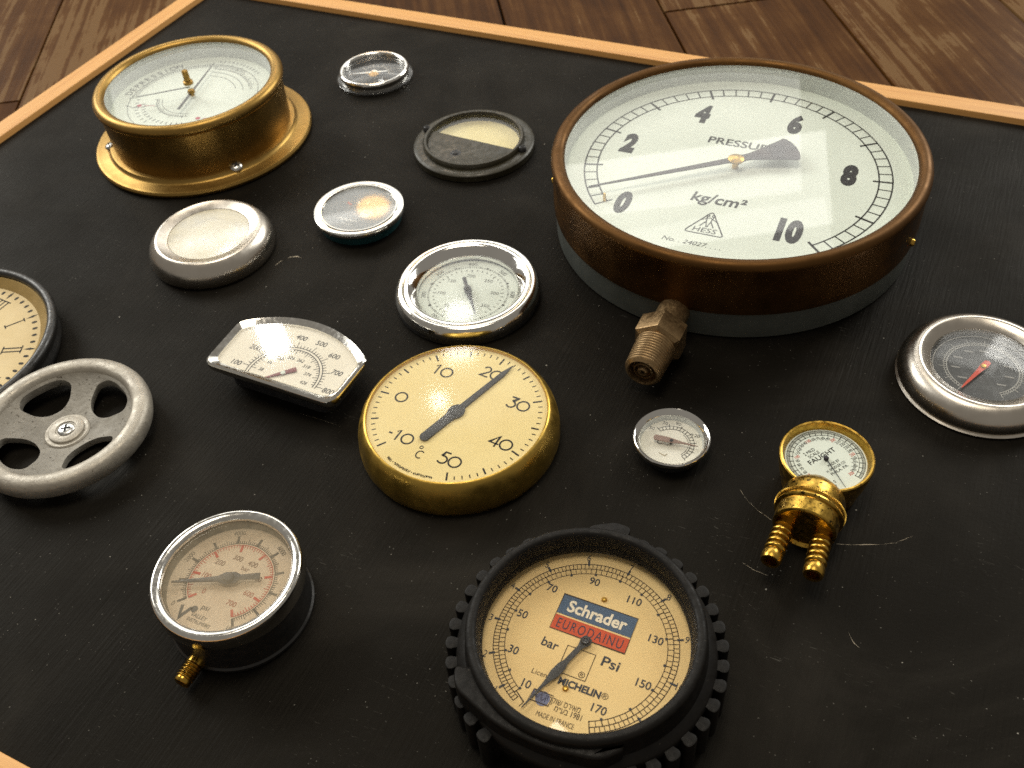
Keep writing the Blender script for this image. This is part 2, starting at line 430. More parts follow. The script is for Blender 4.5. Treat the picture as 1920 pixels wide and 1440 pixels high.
# dust: sparse specks of two sizes
def specks(scale, thr, keep, lo):
    vv = N(nt, 'ShaderNodeTexVoronoi'); vv.inputs['Scale'].default_value = scale; vv.inputs['Randomness'].default_value = 1
    dv = noise(nt, v, scale * 4, 2)
    L(nt, v, vv.inputs['Vector'])
    sep = N(nt, 'ShaderNodeSeparateColor'); L(nt, vv.outputs['Color'], sep.inputs[0])
    rnd = N(nt, 'ShaderNodeMath', operation='GREATER_THAN'); L(nt, sep.outputs[0], rnd.inputs[0]); rnd.inputs[1].default_value = keep
    sz = N(nt, 'ShaderNodeMath', operation='MULTIPLY'); L(nt, sep.outputs[1], sz.inputs[0]); L(nt, dv, sz.inputs[1])
    sz2 = N(nt, 'ShaderNodeMath', operation='MULTIPLY'); L(nt, sz.outputs[0], sz2.inputs[0]); sz2.inputs[1].default_value = thr * 3.2
    lt = N(nt, 'ShaderNodeMath', operation='LESS_THAN'); L(nt, vv.outputs['Distance'], lt.inputs[0]); L(nt, sz2.outputs[0], lt.inputs[1])
    m = N(nt, 'ShaderNodeMath', operation='MULTIPLY'); L(nt, lt.outputs[0], m.inputs[0]); L(nt, rnd.outputs[0], m.inputs[1])
    m2 = N(nt, 'ShaderNodeMath', operation='MULTIPLY'); L(nt, m.outputs[0], m2.inputs[0]); L(nt, sep.outputs[2], m2.inputs[1])
    m3 = N(nt, 'ShaderNodeMath', operation='MULTIPLY'); L(nt, m2.outputs[0], m3.inputs[0]); m3.inputs[1].default_value = lo
    return m3.outputs[0]
sp = N(nt, 'ShaderNodeMath', operation='MAXIMUM'); sp0 = N(nt, 'ShaderNodeMath', operation='MAXIMUM'); L(nt, specks(75, .03, .45, .7), sp0.inputs[0]); L(nt, specks(430, .10, .45, .22), sp0.inputs[1]); L(nt, sp0.outputs[0], sp.inputs[0]); L(nt, specks(190, .05, .25, .42), sp.inputs[1])
# rubbed hairline scuffs
vs_ = coords(nt, (30, 190, 60), (0, 0, .5))
sf = noise(nt, vs_, 4, 3, .5, 2.0)
scf = ramp(nt, sf, [(.66, (0, 0, 0)), (.74, (.10, .10, .10))])
gate = ramp(nt, noise(nt, v, 16, 4), [(.52, (0, 0, 0)), (.64, (1, 1, 1))])
sm = N(nt, 'ShaderNodeMath', operation='MULTIPLY'); L(nt, scf.outputs[0], sm.inputs[0]); L(nt, gate.outputs[0], sm.inputs[1])
clus = ramp(nt, noise(nt, v, 9, 4, .6), [(.38, (.08, .08, .08)), (.62, (1, 1, 1))])
spc = N(nt, 'ShaderNodeMath', operation='MULTIPLY'); L(nt, sp.outputs[0], spc.inputs[0]); L(nt, clus.outputs[0], spc.inputs[1])
mxs = N(nt, 'ShaderNodeMath', operation='MAXIMUM'); L(nt, spc.outputs[0], mxs.inputs[0]); L(nt, sm.outputs[0], mxs.inputs[1])
mx = N(nt, 'ShaderNodeMix', data_type='RGBA'); L(nt, mxs.outputs[0], mx.inputs[0]); L(nt, base.outputs[0], mx.inputs[6]); mx.inputs[7].default_value = (.55, .52, .45, 1)
L(nt, mx.outputs[2], b.inputs['Base Color'])
rr = ramp(nt, noise(nt, v, 14, 5), [(.3, (.46, .46, .46)), (.7, (.60, .60, .60))]); L(nt, rr.outputs[0], b.inputs['Roughness'])
b.inputs['Specular IOR Level'].default_value = .07; b.inputs['Specular Tint'].default_value = (1, .92, .78, 1)
hg = N(nt, 'ShaderNodeMath', operation='MULTIPLY_ADD'); L(nt, noise(nt, v, 420, 4), hg.inputs[0]); hg.inputs[1].default_value = .35; L(nt, grain, hg.inputs[2])
bump(nt, hg.outputs[0], b, .45, .0007)
MAT['board'] = mb
mfw, nt, b = newmat('pine_rail')
v = coords(nt, (1.6, 70, 70))
f = noise(nt, v, 6, 8, .65, .5)
cr = ramp(nt, f, [(.30, (.54, .25, .07)), (.45, (.70, .36, .11)), (.7, (.79, .43, .14))])
L(nt, cr.outputs[0], b.inputs['Base Color']); b.inputs['Roughness'].default_value = .5
bump(nt, f, b, .12, .0006)
MAT['pine'] = mfw

# board local frame: origin at the far-left inner corner, x along the far rail, y away from the viewer
BW, BH = 1130.0, 727.0
bd = thing('display_board', 'black painted wooden board with narrow orange pine rails, carrying all the instruments', 'board', (-.2814, 1.062, 0), BR)
link('panel', pyd('panel', [(-19, -BH - 19, 0), (BW + 19, -BH - 19, 0), (BW + 19, 19, 0), (-19, 19, 0), (-19, -BH - 19, -19), (BW + 19, -BH - 19, -19), (BW + 19, 19, -19), (-19, 19, -19)],
     [(0, 1, 2, 3), (7, 6, 5, 4), (0, 4, 5, 1), (1, 5, 6, 2), (2, 6, 7, 3), (3, 7, 4, 0)]), 'board', bd)
rw, rh = 19.5, 5.4
def rail(cx, cy, ln, a):
    h = ln / 2
    me = prism_mesh('rail', [(-h, -rw / 2), (h, -rw / 2), (h, rw / 2), (-h, rw / 2)], -19.4, rh, .7, 2)
    link('rail', me, 'pine', bd, (cx, cy, 0), (0, 0, R(a)))
rail(BW / 2 - rw / 2, rw / 2, BW + rw, 0); rail(BW / 2 + rw / 2, -BH - rw / 2, BW + rw, 0)
rail(-rw / 2, -BH / 2 - rw / 2, BH + rw, 90); rail(BW + rw / 2, -BH / 2 + rw / 2, BH + rw, 90)

def to_board(p):
    d = Vector((p[0] - (-.2814), p[1] - 1.062)); a = -R(BR)
    return ((d.x * math.cos(a) - d.y * math.sin(a)) / MM, (d.x * math.sin(a) + d.y * math.cos(a)) / MM)
def scratch(pts, wd):
    """a hairline of bare wood scored through the paint, world metres"""
    P = [to_board(p) for p in pts]; I = Ink(); Q = []
    for a, c in zip(P[:-1], P[1:]):
        for k in range(6):
            t = k / 6; Q.append((a[0] + (c[0] - a[0]) * t + random.uniform(-.12, .12), a[1] + (c[1] - a[1]) * t + random.uniform(-.12, .12)))
    Q.append(P[-1]); n = len(Q); vs = []; fs = []
    for i, q in enumerate(Q):
        a = Vector(Q[max(0, i - 1)]); c = Vector(Q[min(n - 1, i + 1)]); d = (c - a).normalized(); m = Vector((-d.y, d.x))
        w = wd * (.12 if random.random() < .25 else .2 + .6 * random.random()) * math.sin(PI * (i + .4) / (n - .2)) ** .5
        vs += [(q[0] - m.x * w / 2, q[1] - m.y * w / 2, .12), (q[0] + m.x * w / 2, q[1] + m.y * w / 2, .12)]
    for i in range(n - 1): fs.append((2 * i, 2 * i + 2, 2 * i + 3, 2 * i + 1))
    link('scratch', pyd('scratch', vs, fs), ink((.36, .31, .23)), bd)

# ================================================================== instruments
# ---------------------------------------------------------------- large bronze pressure gauge
t = thing('pressure_gauge', 'largest gauge, bronze rim on grey base, white dial reading 0 to 10', 'gauge', (.172, .5795, 0), -27)
lathe('base', [(0, 0), (125, 0), (127.2, 1.5), (127.6, 10), (127.2, 24), (110, 24), (0, 24)], 'grey_paint', t, 128)
lathe('bezel', [(126.5, 21.5), (128.6, 22), (129.0, 26), (129.0, 54)] + arc(124.9, 58.0, 5.0, 0, 165, 12) + [(120.3, 58.6), (121.9, 57.6), (122.2, 50), (124, 46), (125, 30), (126, 22)], 'bronze', t, 128, closed=True)
lathe('inner_wall', [(121.8, 45), (121.8, 57), (120.2, 59.2), (119.6, 45.0)], 'wall_white', t, 128, closed=True)
d = dial_disc(120.4, 45.6, 'dial_white', t)
I = Ink()
def big_a(v): return 221.3 - 26.75 * v
for r in (106.3, 97.3): I.arc(r, 1.0, big_a(10), big_a(0), BLK)
for k in range(51):
    a = big_a(k / 5)
    if k % 5 == 0: I.tick(a, 93.2, 106.6, 1.7 if k not in (0,) else 1.2, BLK)
    else: I.tick(a, 97.3, 106.3, .95, BLK)
for s_, x, y in (('0', -62.2, -62.0), ('2', -80.5, 9), ('4', -40.0, 63.0), ('6', 28.5, 67.5), ('8', 76.5, 14.5), ('10', 51, -59.5)):
    J = Ink(); J.text(s_, x, y, 21.5, (.03, .029, .03), 0, .07, .60); J.build(d, 45.6, 'numeral')
I.text('PRESSURE', -2, 30.5, 8.2, BLK, 0, .014, 1, width=50)
I.text('kg/cm²', -.5, -40.5, 10.5, BLK, 0, .02, 1, .12, width=37)
tri = rounded([(-14.6, -80), (12.2, -80), (-1.2, -54.6)], 3.2)
I.stroke(tri, .9, BLK, closed=True)
I.text('HESS', -1.3, -75.6, 5, BLK, 0, .0, 1, .1, width=15.5)
for q in ((-1, 1), (1, 1)):
    s1 = q[0]
    I.stroke([(-1.2 + s1 * 2.2, -60.5), (-1.2 + s1 * 1.6, -66), (-1.2 + s1 * 4.6, -72)], .8, BLK)
    I.stroke([(-1.2 + s1 * 1.6, -66), (-1.2 + s1 * .3, -72)], .7, BLK)
    I.stroke([(-1.2 + s1 * 5.2, -65.2), (-1.2 + s1 * 2.2, -63), (-1.2 - s1 * .6, -61.5)], .6, BLK)
    I.arc(1.0, .7, 0, 360, BLK, cx=-1.2 + s1 * 1.9, cy=-59.6)
I.text('No. . 24027. . . .', -5.5, -91, 4.2, BLK, 0, -.004, 1, .25, width=39)
I.build(d, 45.6)
na = 215.2
nd = needle(turn([(-42.5, -12.5), (-40.5, -14), (-36, -12.0), (-12, -4.2), (-6, -3.6), (0, -6.2), (6, -2.8), (60, -1.6), (107, -.6), (107, .6), (60, 1.6), (6, 2.8), (0, 6.2), (-6, 3.6), (-12, 4.2), (-36, 12.0), (-40.5, 14), (-42.5, 12.5), (-44.6, 6.5), (-45.2, 0), (-44.6, -6.5)][::1], na), 52.4, 'blue_steel', t, .7)
lathe('hub', [(0, 52.8), (0, 54.6), (3.4, 54.4), (5.6, 53.6), (5.9, 52.9), (2.2, 52.3), (2.2, 45.8), (0, 45.8)][1:], 'brass_bright', nd, 32)
lathe('stop_pin', [(1.1, 45.6), (1.1, 51.2), (.7, 52), (0, 52)], 'brass_bright', t, 16, loc=(99 * math.cos(R(221.0)), 99 * math.sin(R(221.0)), 0))
pane('glass', 120.0, 59.0, 'glass', t, 0, 2.0)
for a_, nm in ((167, 0), (8, 0), (-39, 0)):
    x, y = 129.3 * math.cos(R(a_ + 27)), 129.3 * math.sin(R(a_ + 27))
    lathe('screw', [(2.6, -1), (2.6, 1.0), (2.0, 1.9), (0, 2.1)], 'brass_bright', t, 16, loc=(x, y, 30), rot=(0, R(90), R(a_ + 27)))
ft = lathe('fitting', [(0, 110), (10.4, 110), (10.4, 146), (0, 146)], 'brass_dull', t, 40, loc=(0, 0, 17.5), rot=(R(90), 0, R(-2.3)))
hexp = [(0, 144.5), (13.5, 144.5), (16.6, 146.2), (16.9, 147), (16.9, 160.5), (16.6, 161.3), (13.5, 163), (0, 163)]
lathe('hex_nut', hexp, 'brass_dull', ft, 6, phase=R(30), sharp=20)
thp = [(0, 161), (11.6, 161)]
for k in range(11):
    z = 163 + k * 2.15; rr_ = 12.9 - k * .09
    thp += [(rr_ - 1.0, z), (rr_, z + .85), (rr_, z + 1.25), (rr_ - 1.0, z + 2.1)]
thp += [(11.4, 187.2), (9.6, 188.6), (8.8, 188.4), (8.6, 183), (6.4, 183), (6.2, 186.6), (5.2, 186.9), (5.0, 183.5), (3.4, 183.5), (3.3, 187.6), (2.4, 188.4), (1.4, 188.2), (1.2, 184), (0, 184)]
lathe('thread', thp, 'brass_dull', ft, 48, sharp=50)

# ---------------------------------------------------------------- brass barometer-like draught gauge
t = thing('draught_gauge', 'tall satin brass gauge with flanged foot, white dial lettered DEPRESSION and central knob', 'gauge', (-.2453, .7695, 0), -29)
lathe('flange', [(70, 0), (91, 0), (92.8, 1.2), (93.2, 3.4), (92.2, 5.2), (90, 5.8), (82.5, 5.8), (80.6, 6.8), (79.4, 9.2), (77.6, 9.6), (70, 9.6)], 'brass_satin', t, 128, closed=True)
lathe('case', [(74.5, 9), (75.6, 9), (76.6, 46), (78.6, 47.6)] + arc(74.0, 50.4, 5.2, -20, 158, 12) + [(69.3, 51.6), (71.6, 50.2), (73, 44)], 'brass_satin', t, 128, closed=True)
lathe('inner_wall', [(71.5, 36.8), (71.5, 50), (69.0, 52.0), (68.6, 36.8)], 'wall_white', t, 128, closed=True)
d = dial_disc(70, 38.0, 'dial_white', t)
I = Ink()
G = (.10, .10, .10)
I.arctext('DEPRESSION', 60.5, 195, 136, 6.2, G, .004, .95)
for r, a0, a1 in ((55, -10, 205), (36, 42, 104), (42, 35, 104), (47.5, 40, 104), (26, 205, 300), (30.5, 205, 300), (55, 195, 262)): I.arc(r, .45, a0, a1, G)
for k in range(60): I.tick(200 - k * 2.2, 50.5, 54.6 if k % 5 else 57, .5, G)
for k in range(24): I.tick(104 - k * 3, 47.5, 50 if k % 4 else 52, .5, G)
for k in range(22): I.tick(205 + k * 4.3, 28, 30.5 if k % 5 else 33, .5, G)
for k in range(9): I.tick(196 + k * 7, 46, 49, .8, G)
for k in range(12): I.tick(60 + k * 4, 59, 62, .9, (.16, .16, .16))
for k in range(14): I.tick(214 + k * 6.2, 40, 43.5, .9, (.16, .16, .16))
I.stroke([(-48, -30), (-40, -31), (-34, -29)], .8, (.3, .3, .3)); 
for x, y in ((-36.5, -26.5), (25.5, -26.5)):
    J = Ink(); J.poly([(x + 2.1 * math.cos(R(q)), y + 2.1 * math.sin(R(q))) for q in range(0, 360, 24)], (.42, .06, .10)); J.build(d, 38.0, 'red_dot')
    I.stroke([(x + 4, y + 1.5), (x + 13, y + 4.5)], .8, (.55, .25, .27))
I.build(d, 38.0)
nd = needle(turn([(-27, -1.2), (-27, 1.2), (-4, 1.1), (0, 2.6), (4, 1.1), (49, .35), (49, -.35), (4, -1.1), (0, -2.6), (-4, -1.1)], 104.5), 42.5, 'grey_needle', t, .5)
lathe('hub', [(0, 45.4), (2.6, 45), (3.4, 43.6), (3.4, 42.8), (1.8, 42.4), (1.8, 39.5), (0, 39.5)], 'brass_satin', nd, 24)
needle(turn([(0, -.8), (44, -.5), (44, .5), (0, .8)], 220), 47.5, 'grey_needle', t, .4, 'set_hand')
lathe('knob', [(0, 63), (1.8, 62.9), (2.6, 62.2), (2.7, 53.6), (4.0, 53.2), (4.2, 50.9), (0, 50.9)], 'brass_satin', t, 28)
pane('glass', 69.0, 51.8, 'glass', t, .0, 1.6)
screw(t, (76.5 * math.cos(R(-32)), 76.5 * math.sin(R(-32)), 8.4), 5.4, 3.2, 'zinc', 20, (R(8), R(14), 0))
screw(t, (79.5 * math.cos(R(-140)), 79.5 * math.sin(R(-140)), 8), 4.4, 2.8, 'zinc', 50, (R(8), R(-10), 0))

# ---------------------------------------------------------------- small clear plastic indicator
t = thing('clear_indicator', 'small clear plastic domed lens dial lying flat near the far rail', 'dial', (-.0984, .8440, 0), -29)
lathe('foot_ring', [(24, 0), (34.4, 0), (35.2, .8), (35.2, 2.4), (33.6, 3.2), (30, 3.0), (24, 1.4)], 'plastic_clear', t, 72, closed=True)
lathe('lens_ring', [(31.8, 2.6)] + arc(29.9, 8.0, 2.3, -10, 190, 10) + [(27.2, 3.0)], 'chrome', t, 72, closed=True)
d = dial_disc(29, 3.6, 'dial_black', t)
I = Ink(); W = (.55, .52, .46)
I.arc(13, .5, 20, 160, W)
for k in range(9): I.tick(20 + k * 17.5, 13, 18 if k % 2 == 0 else 16, .7, W)
I.build(d, 3.6)
nd = needle(turn([(-12, -1.3), (-12, 1.3), (0, 1.6), (20, .6), (20, -.6), (0, -1.6)], 208), 5.4, 'zinc', t, .5)
lathe('hub', [(0, 7.2), (2.2, 7), (3, 6), (3, 5), (0, 5)], 'zinc', nd, 20)
pane('lens', 28, 7.6, 'glass', t, 3.2, 1.0)

# ---------------------------------------------------------------- dark panel meter
t = thing('panel_meter', 'dark bakelite round panel meter with yellow half-moon window and two screws', 'meter', (-.0119, .7095, 0), -31)
lathe('flange', [(38.4, 0), (49, 0), (50.2, .8), (50.2, 5.6), (49.2, 6.6), (47, 7.0), (42.5, 7.0), (38.4, 7.0)], 'bakelite', t, 96, closed=True)
lathe('bezel', [(42.4, 6), (42.2, 9.4), (41.0, 11.0), (39.2, 10.8), (38.2, 9.2), (38.2, 2.0), (41, 2.0)], 'bakelite', t, 96, closed=True)
d = dial_disc(38.6, 2.4, 'dial_yellow', t, .5)
seg = [(37.9 * math.cos(R(a)), 37.9 * math.sin(R(a))) for a in range(-177, -2, 5)]
cv = prism('lower_cover', [(-37.9, -1.2)] + seg + [(37.9, -1.2)], 5.7, 8.6, 'bakelite', t, .6)
lathe('adjuster_screw', [(0, 9.6), (2.2, 9.5), (2.8, 9.0), (3.0, 8.6), (4.4, 8.7), (5.0, 8.5), (0, 8.4)], 'dark_metal', t, 24, loc=(-4.2, -23.5, 0))
pane('window_glass', 38, 7.9, 'glass', t, 0, .6).scale = (1, 1, 1)
for a_ in (180.5, 2):
    screw(t, (44.5 * math.cos(R(a_)), 44.5 * math.sin(R(a_)), 7.0), 3.4, 4.4, 'dark_metal', 30)

# ---------------------------------------------------------------- brushed steel thermometer with clouded glass
def steel_thermo(t, k=1.0, top=16.4, ri=30.2):
    return [(26, 0), (45.0, 0), (46.2, 1.0), (46.8, 3.4), (46.9, 6.5), (46.2, 10.0), (44.6, 13.4), (42.2, 16.4), (39.8, 18.6), (38.6, 19.3), (37.8, 19.4), (37.2, 19.0), (30.6, 16.9), (ri, 16.2), (ri, 6), (26, 6)]
t = thing('steel_thermometer', 'brushed steel thermometer with clouded glowing glass below the brass flanged gauge', 'thermometer', (-.2143, .6036, 0), -25)
lathe('case', steel_thermo(t), 'steel_brushed', t, 112, closed=True)
d = dial_disc(30, 13.0, 'dial_white_worn', t)
I = Ink(); G2 = (.30, .26, .18)
I.arc(24, .4, -40, 220, G2); I.arc(21.5, .4, -40, 220, G2)
for k in range(53): I.tick(220 - 5 * k, 21.5, 24, .4, G2)
I.build(d, 13.0)
needle(turn([(-6, -.8), (-6, .8), (20, .3), (20, -.3)], 75), 13.8, 'rusty_needle', t, .4)
pane('glass', 30.1, 16.6, 'glass_cloudy', t, .5, 1.0)

# ---------------------------------------------------------------- small fuel gauge
t = thing('fuel_gauge', 'small grey-dial car gauge with polished ring and pump symbol, dark teal body', 'gauge', (-.1034, .6238, 0), -24)
lathe('body', [(0, 0), (30.5, 0), (31.5, 1), (31.5, 9.5), (0, 9.5)], 'teal_plastic', t, 72)
lathe('bezel', [(30, 8.4), (34.2, 8.6), (35.0, 9.6), (35.0, 11.6), (34.4, 12.5), (33.4, 12.8), (31.0, 12.6), (30.4, 12.0), (29.6, 12.9), (28.6, 12.8), (28.0, 11.6), (28.0, 8.4)], 'chrome_worn', t, 96, closed=True)
d = dial_disc(28.6, 9.8, 'dial_grey', t, .5)
I = Ink(); W = (.72, .70, .64)
I.tick(118, 8, 12.5, 1.3, W); I.tick(75, 9, 13, 1.3, W)
I.tick(152, 10, 15, 1.6, (.6, .13, .06))
I.stroke([(4, -7.2), (9.8, -7.2), (9.8, .2), (4, .2)], 1.5, W, closed=True); I.poly([(4.6, -6.6), (9.2, -6.6), (9.2, -2.6), (4.6, -2.6)], W)
I.stroke([(10, -1), (12.2, -1.8), (12.2, -5.6)], .9, W)
I.stroke([(-12, -14), (-9.5, -11.8), (-7.5, -14.2), (-5.4, -12.4), (-3.6, -14.4), (-1.4, -12.6), (.4, -14.4), (2.6, -13), (4.4, -14)], 1.0, W)
for k in range(5): I.tick(252 + k * 6.2, 17.5, 19.3, .8, W)
I.build(d, 9.8)
pane('glass', 28.3, 11.8, 'glass_grey', t, .7, .8)

# ---------------------------------------------------------------- chrome oven thermometer, round
t = thing('chrome_thermometer', 'thick double-ringed polished chrome thermometer with white dial and dark pointer', 'thermometer', (-.0243, .5225, 0), -21)
lathe('case', [(36, 0), (49.4, 0), (50.4, .8), (50.6, 3.2), (50.3, 5.0), (36, 5.0)], 'dark_metal', t, 112, closed=True)
lathe('outer_ring', [(44.6, 4.8), (50.6, 4.8), (51.0, 6.4), (50.4, 8.8), (49.4, 10.8), (47.9, 12.8), (46.6, 13.4), (45.4, 13.2), (44.8, 12.2)], 'chrome_worn', t, 112, closed=True)
lathe('inner_ring', [(44.0, 4.8), (44.2, 12.0), (43.2, 13.4), (41.6, 13.5), (40.2, 12.6), (35.8, 8.2), (35.2, 7.4), (35.2, 4.8)], 'chrome', t, 112, closed=True)
d = dial_disc(35.8, 3.0, 'dial_white', t)
I = Ink(); G = (.11, .11, .10)
def bb(v): return 236 - (v - 50) * .895
for v_ in range(50, 351, 50): I.text(str(v_), 18.6 * math.cos(R(bb(v_))), 18.6 * math.sin(R(bb(v_))), 3.0, G, 0, -.004)
for v_ in range(40, 361, 10): I.tick(bb(v_), 22.4 if v_ % 50 == 0 else 23.6, 25.2, .55, G)
for k in range(100): I.tick(250 - k * 3.2, 27.4, 28.8, .45 if k % 5 else 1.0, G)
for k, lab in enumerate(('100', '200', '300', '400', '500', '600')):
    a = 242 - 46.5 * k; I.text(lab, 31.4 * math.cos(R(a)), 31.4 * math.sin(R(a)), 3.2, G, a - 90)
for k in range(6): I.tick(219 - 46.5 * k, 27.8, 29.6, 1.3, G)
I.build(d, 3.0)
nd = needle(turn([(-12.5, -1.5), (-13.4, -.8), (-13.4, .8), (-12.5, 1.5), (-4, 1.1), (-2, 2.6), (2, 2.6), (5, 1.6), (27, .25), (27, -.25), (5, -1.6), (2, -2.6), (-2, -2.6), (-4, -1.1)], -60), 6.4, 'dark_metal', t, .6)
lathe('hub', [(0, 7.9), (1.6, 7.7), (2.0, 7.2), (1.4, 3.1), (0, 3.1)], 'grey_needle', nd, 20)
pane('glass', 35.5, 8.3, 'glass_soft', t, .3, .8)

# ---------------------------------------------------------------- fan shaped oven thermometer
t = thing('oven_thermometer', 'fan-shaped chrome-framed oven thermometer with cream dial marked up to 800', 'thermometer', (-.1425, .4540, 0), -29.4)
def fan(hw, yb, ys, yt, r=8):
    # chord below, slightly leaning sides, arched top
    h = yt - ys; rad = (hw * hw + h * h) / (2 * h); cy = yt - rad
    a0 = math.atan2(ys - cy, hw); pts = []
    a1 = a0 + .13
    for i in range(25):
        a = a1 + (PI - 2 * a1) * i / 24
        pts.append((rad * math.cos(a), cy + rad * math.sin(a)))
    base = [(-hw + 1.0, yb), (hw - 1.0, yb)]
    full = [(-hw + 1.0, yb), (hw - 1.0, yb), (hw, ys)] + pts + [(-hw, ys)]
    rs = [r, r, 7] + [.2] * 25 + [7]
    return rounded(full, rs, 4)
def loft(name, rings, mat, parent, cap_top=False, cap_bot=False, closed=False):
    vs, fs = [], []; n = len(rings[0][0])
    for pts, z in rings: vs += [(x, y, z) for x, y in pts]
    m = len(rings)
    for i in range(m if closed else m - 1):
        A, B = i * n, ((i + 1) % m) * n
        for k in range(n): fs.append((A + k, A + (k + 1) % n, B + (k + 1) % n, B + k))
    if cap_top: fs.append(tuple(range((m - 1) * n, m * n)))
    if cap_bot: fs.append(tuple(range(n - 1, -1, -1)))
    me = pyd(name, vs, fs)
    bm = bmesh.new(); bm.from_mesh(me); bmesh.ops.recalc_face_normals(bm, faces=bm.faces); bm.to_mesh(me); bm.free()
    return link(name, me, mat, parent)
loft('back_case', [(fan(40, -15, 12, 26), 0), (fan(40, -15, 12, 26), 11), (fan(46, -19, 17, 34), 12), (fan(48.5, -20.6, 19, 36), 15)], 'dark_metal', t, cap_bot=True)
loft('frame', [(fan(48.6, -20.6, 18.6, 36.0), 14.6), (fan(50.4, -22.0, 19.4, 37.6), 16.6), (fan(50.6, -22.2, 19.5, 37.8), 19.6), (fan(50.2, -21.8, 19.3, 37.5), 21.2), (fan(49.2, -20.9, 18.8, 36.8), 22.0), (fan(48.2, -20.0, 18.3, 35.9), 21.6), (fan(45.6, -16.6, 16.0, 32.6), 19.8), (fan(45.2, -16.2, 15.8, 32.2), 18.0)], 'chrome_worn', t, closed=True)
d = prism('dial', fan(45.8, -16.8, 16.2, 32.8), 17.4, 18.4, 'dial_fan', t)
I = Ink(); cy0 = -10.5; cx0 = 4.5
for r in (23.6, 25.6): I.arc(r, .55, -4, 192, BLK, cx=cx0, cy=cy0)
def fa(v): return 180 - (v - 100) * 180 / 700
def fpt(a, r): return (cx0 + r * math.cos(R(a)), cy0 + r * math.sin(R(a)))
for k in range(36):
    a = 180 - k * 180 / 35
    I.stroke([fpt(a, 25.6), fpt(a, 28.0 if k % 5 else 30.5)], .4, BLK)
    I.stroke([fpt(a + 1.2, 23.6), fpt(a + 1.2, 21.6 if k % 4 else 19.8)], .4, BLK)
for v_ in range(100, 801, 100):
    r_ = 35.0; x, y = fpt(fa(v_), r_); I.text(str(v_), x, y + (0 if v_ not in (100, 800) else -.6), 4.0, BLK, 0, .004, .95, .12)
for k, s_ in enumerate(('38', '94', '150', '206', '262', '318', '374', '426')):
    x, y = fpt(180 - k * 25.7, 16.2); I.text(s_, x, y, 2.6, BLK, 0, 0, .95, .12)
I.build(d, 18.4)
nd = needle(turn([(-8.5, -2.0), (-8.5, 2.0), (0, 1.4), (13, .2), (13, -.2), (0, -1.4)], 223), 18.9, 'maroon_needle', t, .5)
nd.location = (4.0 * MM, -8.6 * MM, 0)
lathe('hub', [(0, 19.8), (1.4, 19.7), (1.8, 19.3), (0, 19.2)], 'dial_white', nd, 20)
prism('glass', fan(45.3, -16.3, 15.9, 32.3), 20.0, 20.6, 'glass_bright', t)

# ---------------------------------------------------------------- clock at the left edge
t = thing('clock', 'round black-cased clock with ivory dial and Roman numerals, cut by left edge', 'clock', (-.3896, .504, 0), -33)
lathe('case', [(60, 0), (80.4, 0), (81.6, 1.5), (81.8, 5), (80.6, 7), (80.8, 10), (82.6, 11), (83.4, 13), (83.6, 14.6)] + arc(80.9, 16.2, 3.4, 0, 180, 10) + [(77.6, 14), (77, 9.5), (60, 9)], 'black_paint', t, 128, closed=True)
lathe('inner_wall', [(78.4, 9.8), (77.8, 15.4), (76.2, 16.0), (70.8, 10.6), (70.8, 9.8)], 'clock_wall', t, 128, closed=True)
d = dial_disc(71, 10.6, 'dial_clock', t)
I = Ink()
def roman(s_, r, a):
    ca, sa = math.cos(R(a)), math.sin(R(a))
    def P(u, v): return (ca * (r + v) + sa * u, sa * (r + v) - ca * u)
    wd = {'I': 3.4, 'V': 7, 'X': 7}; tot = sum(wd[c] for c in s_); u = -tot / 2; h = 6.6
    for c in s_:
        m = u + wd[c] / 2
        if c == 'I': I.stroke([P(m, -h), P(m, h)], 1.0, BLK)
        elif c == 'V': I.stroke([P(m - 2.6, h), P(m, -h)], 1.5, BLK); I.stroke([P(m, -h), P(m + 2.6, h)], .8, BLK)
        else: I.stroke([P(m - 2.6, h), P(m + 2.6, -h)], 1.5, BLK); I.stroke([P(m - 2.6, -h), P(m + 2.6, h)], .8, BLK)
        u += wd[c]
    for v in (-h, h): I.stroke([P(-tot / 2 - .3, v), P(tot / 2 + .3, v)], .9, BLK)
for k, s_ in enumerate(('XII', 'I', 'II', 'III', 'IIII', 'V', 'VI', 'VII', 'VIII', 'IX', 'X', 'XI')):
    a = 90 - 30 * k; roman(s_, 54.5, a)
    I.poly([(r_ * math.cos(R(a + da)), r_ * math.sin(R(a + da))) for r_, da in ((71, 0), (67, .9), (62.5, 0), (67, -.9))], BLK)
    for j in range(1, 5):
        b_ = a - 6 * j; x, y = 67 * math.cos(R(b_)), 67 * math.sin(R(b_))
        I.poly([(x + 1.9 * math.cos(R(q)) * math.cos(R(b_)) - 1.1 * math.sin(R(q)) * math.sin(R(b_)), y + 1.9 * math.cos(R(q)) * math.sin(R(b_)) + 1.1 * math.sin(R(q)) * math.cos(R(b_))) for q in range(0, 360, 30)], BLK)
I.build(d, 10.6)

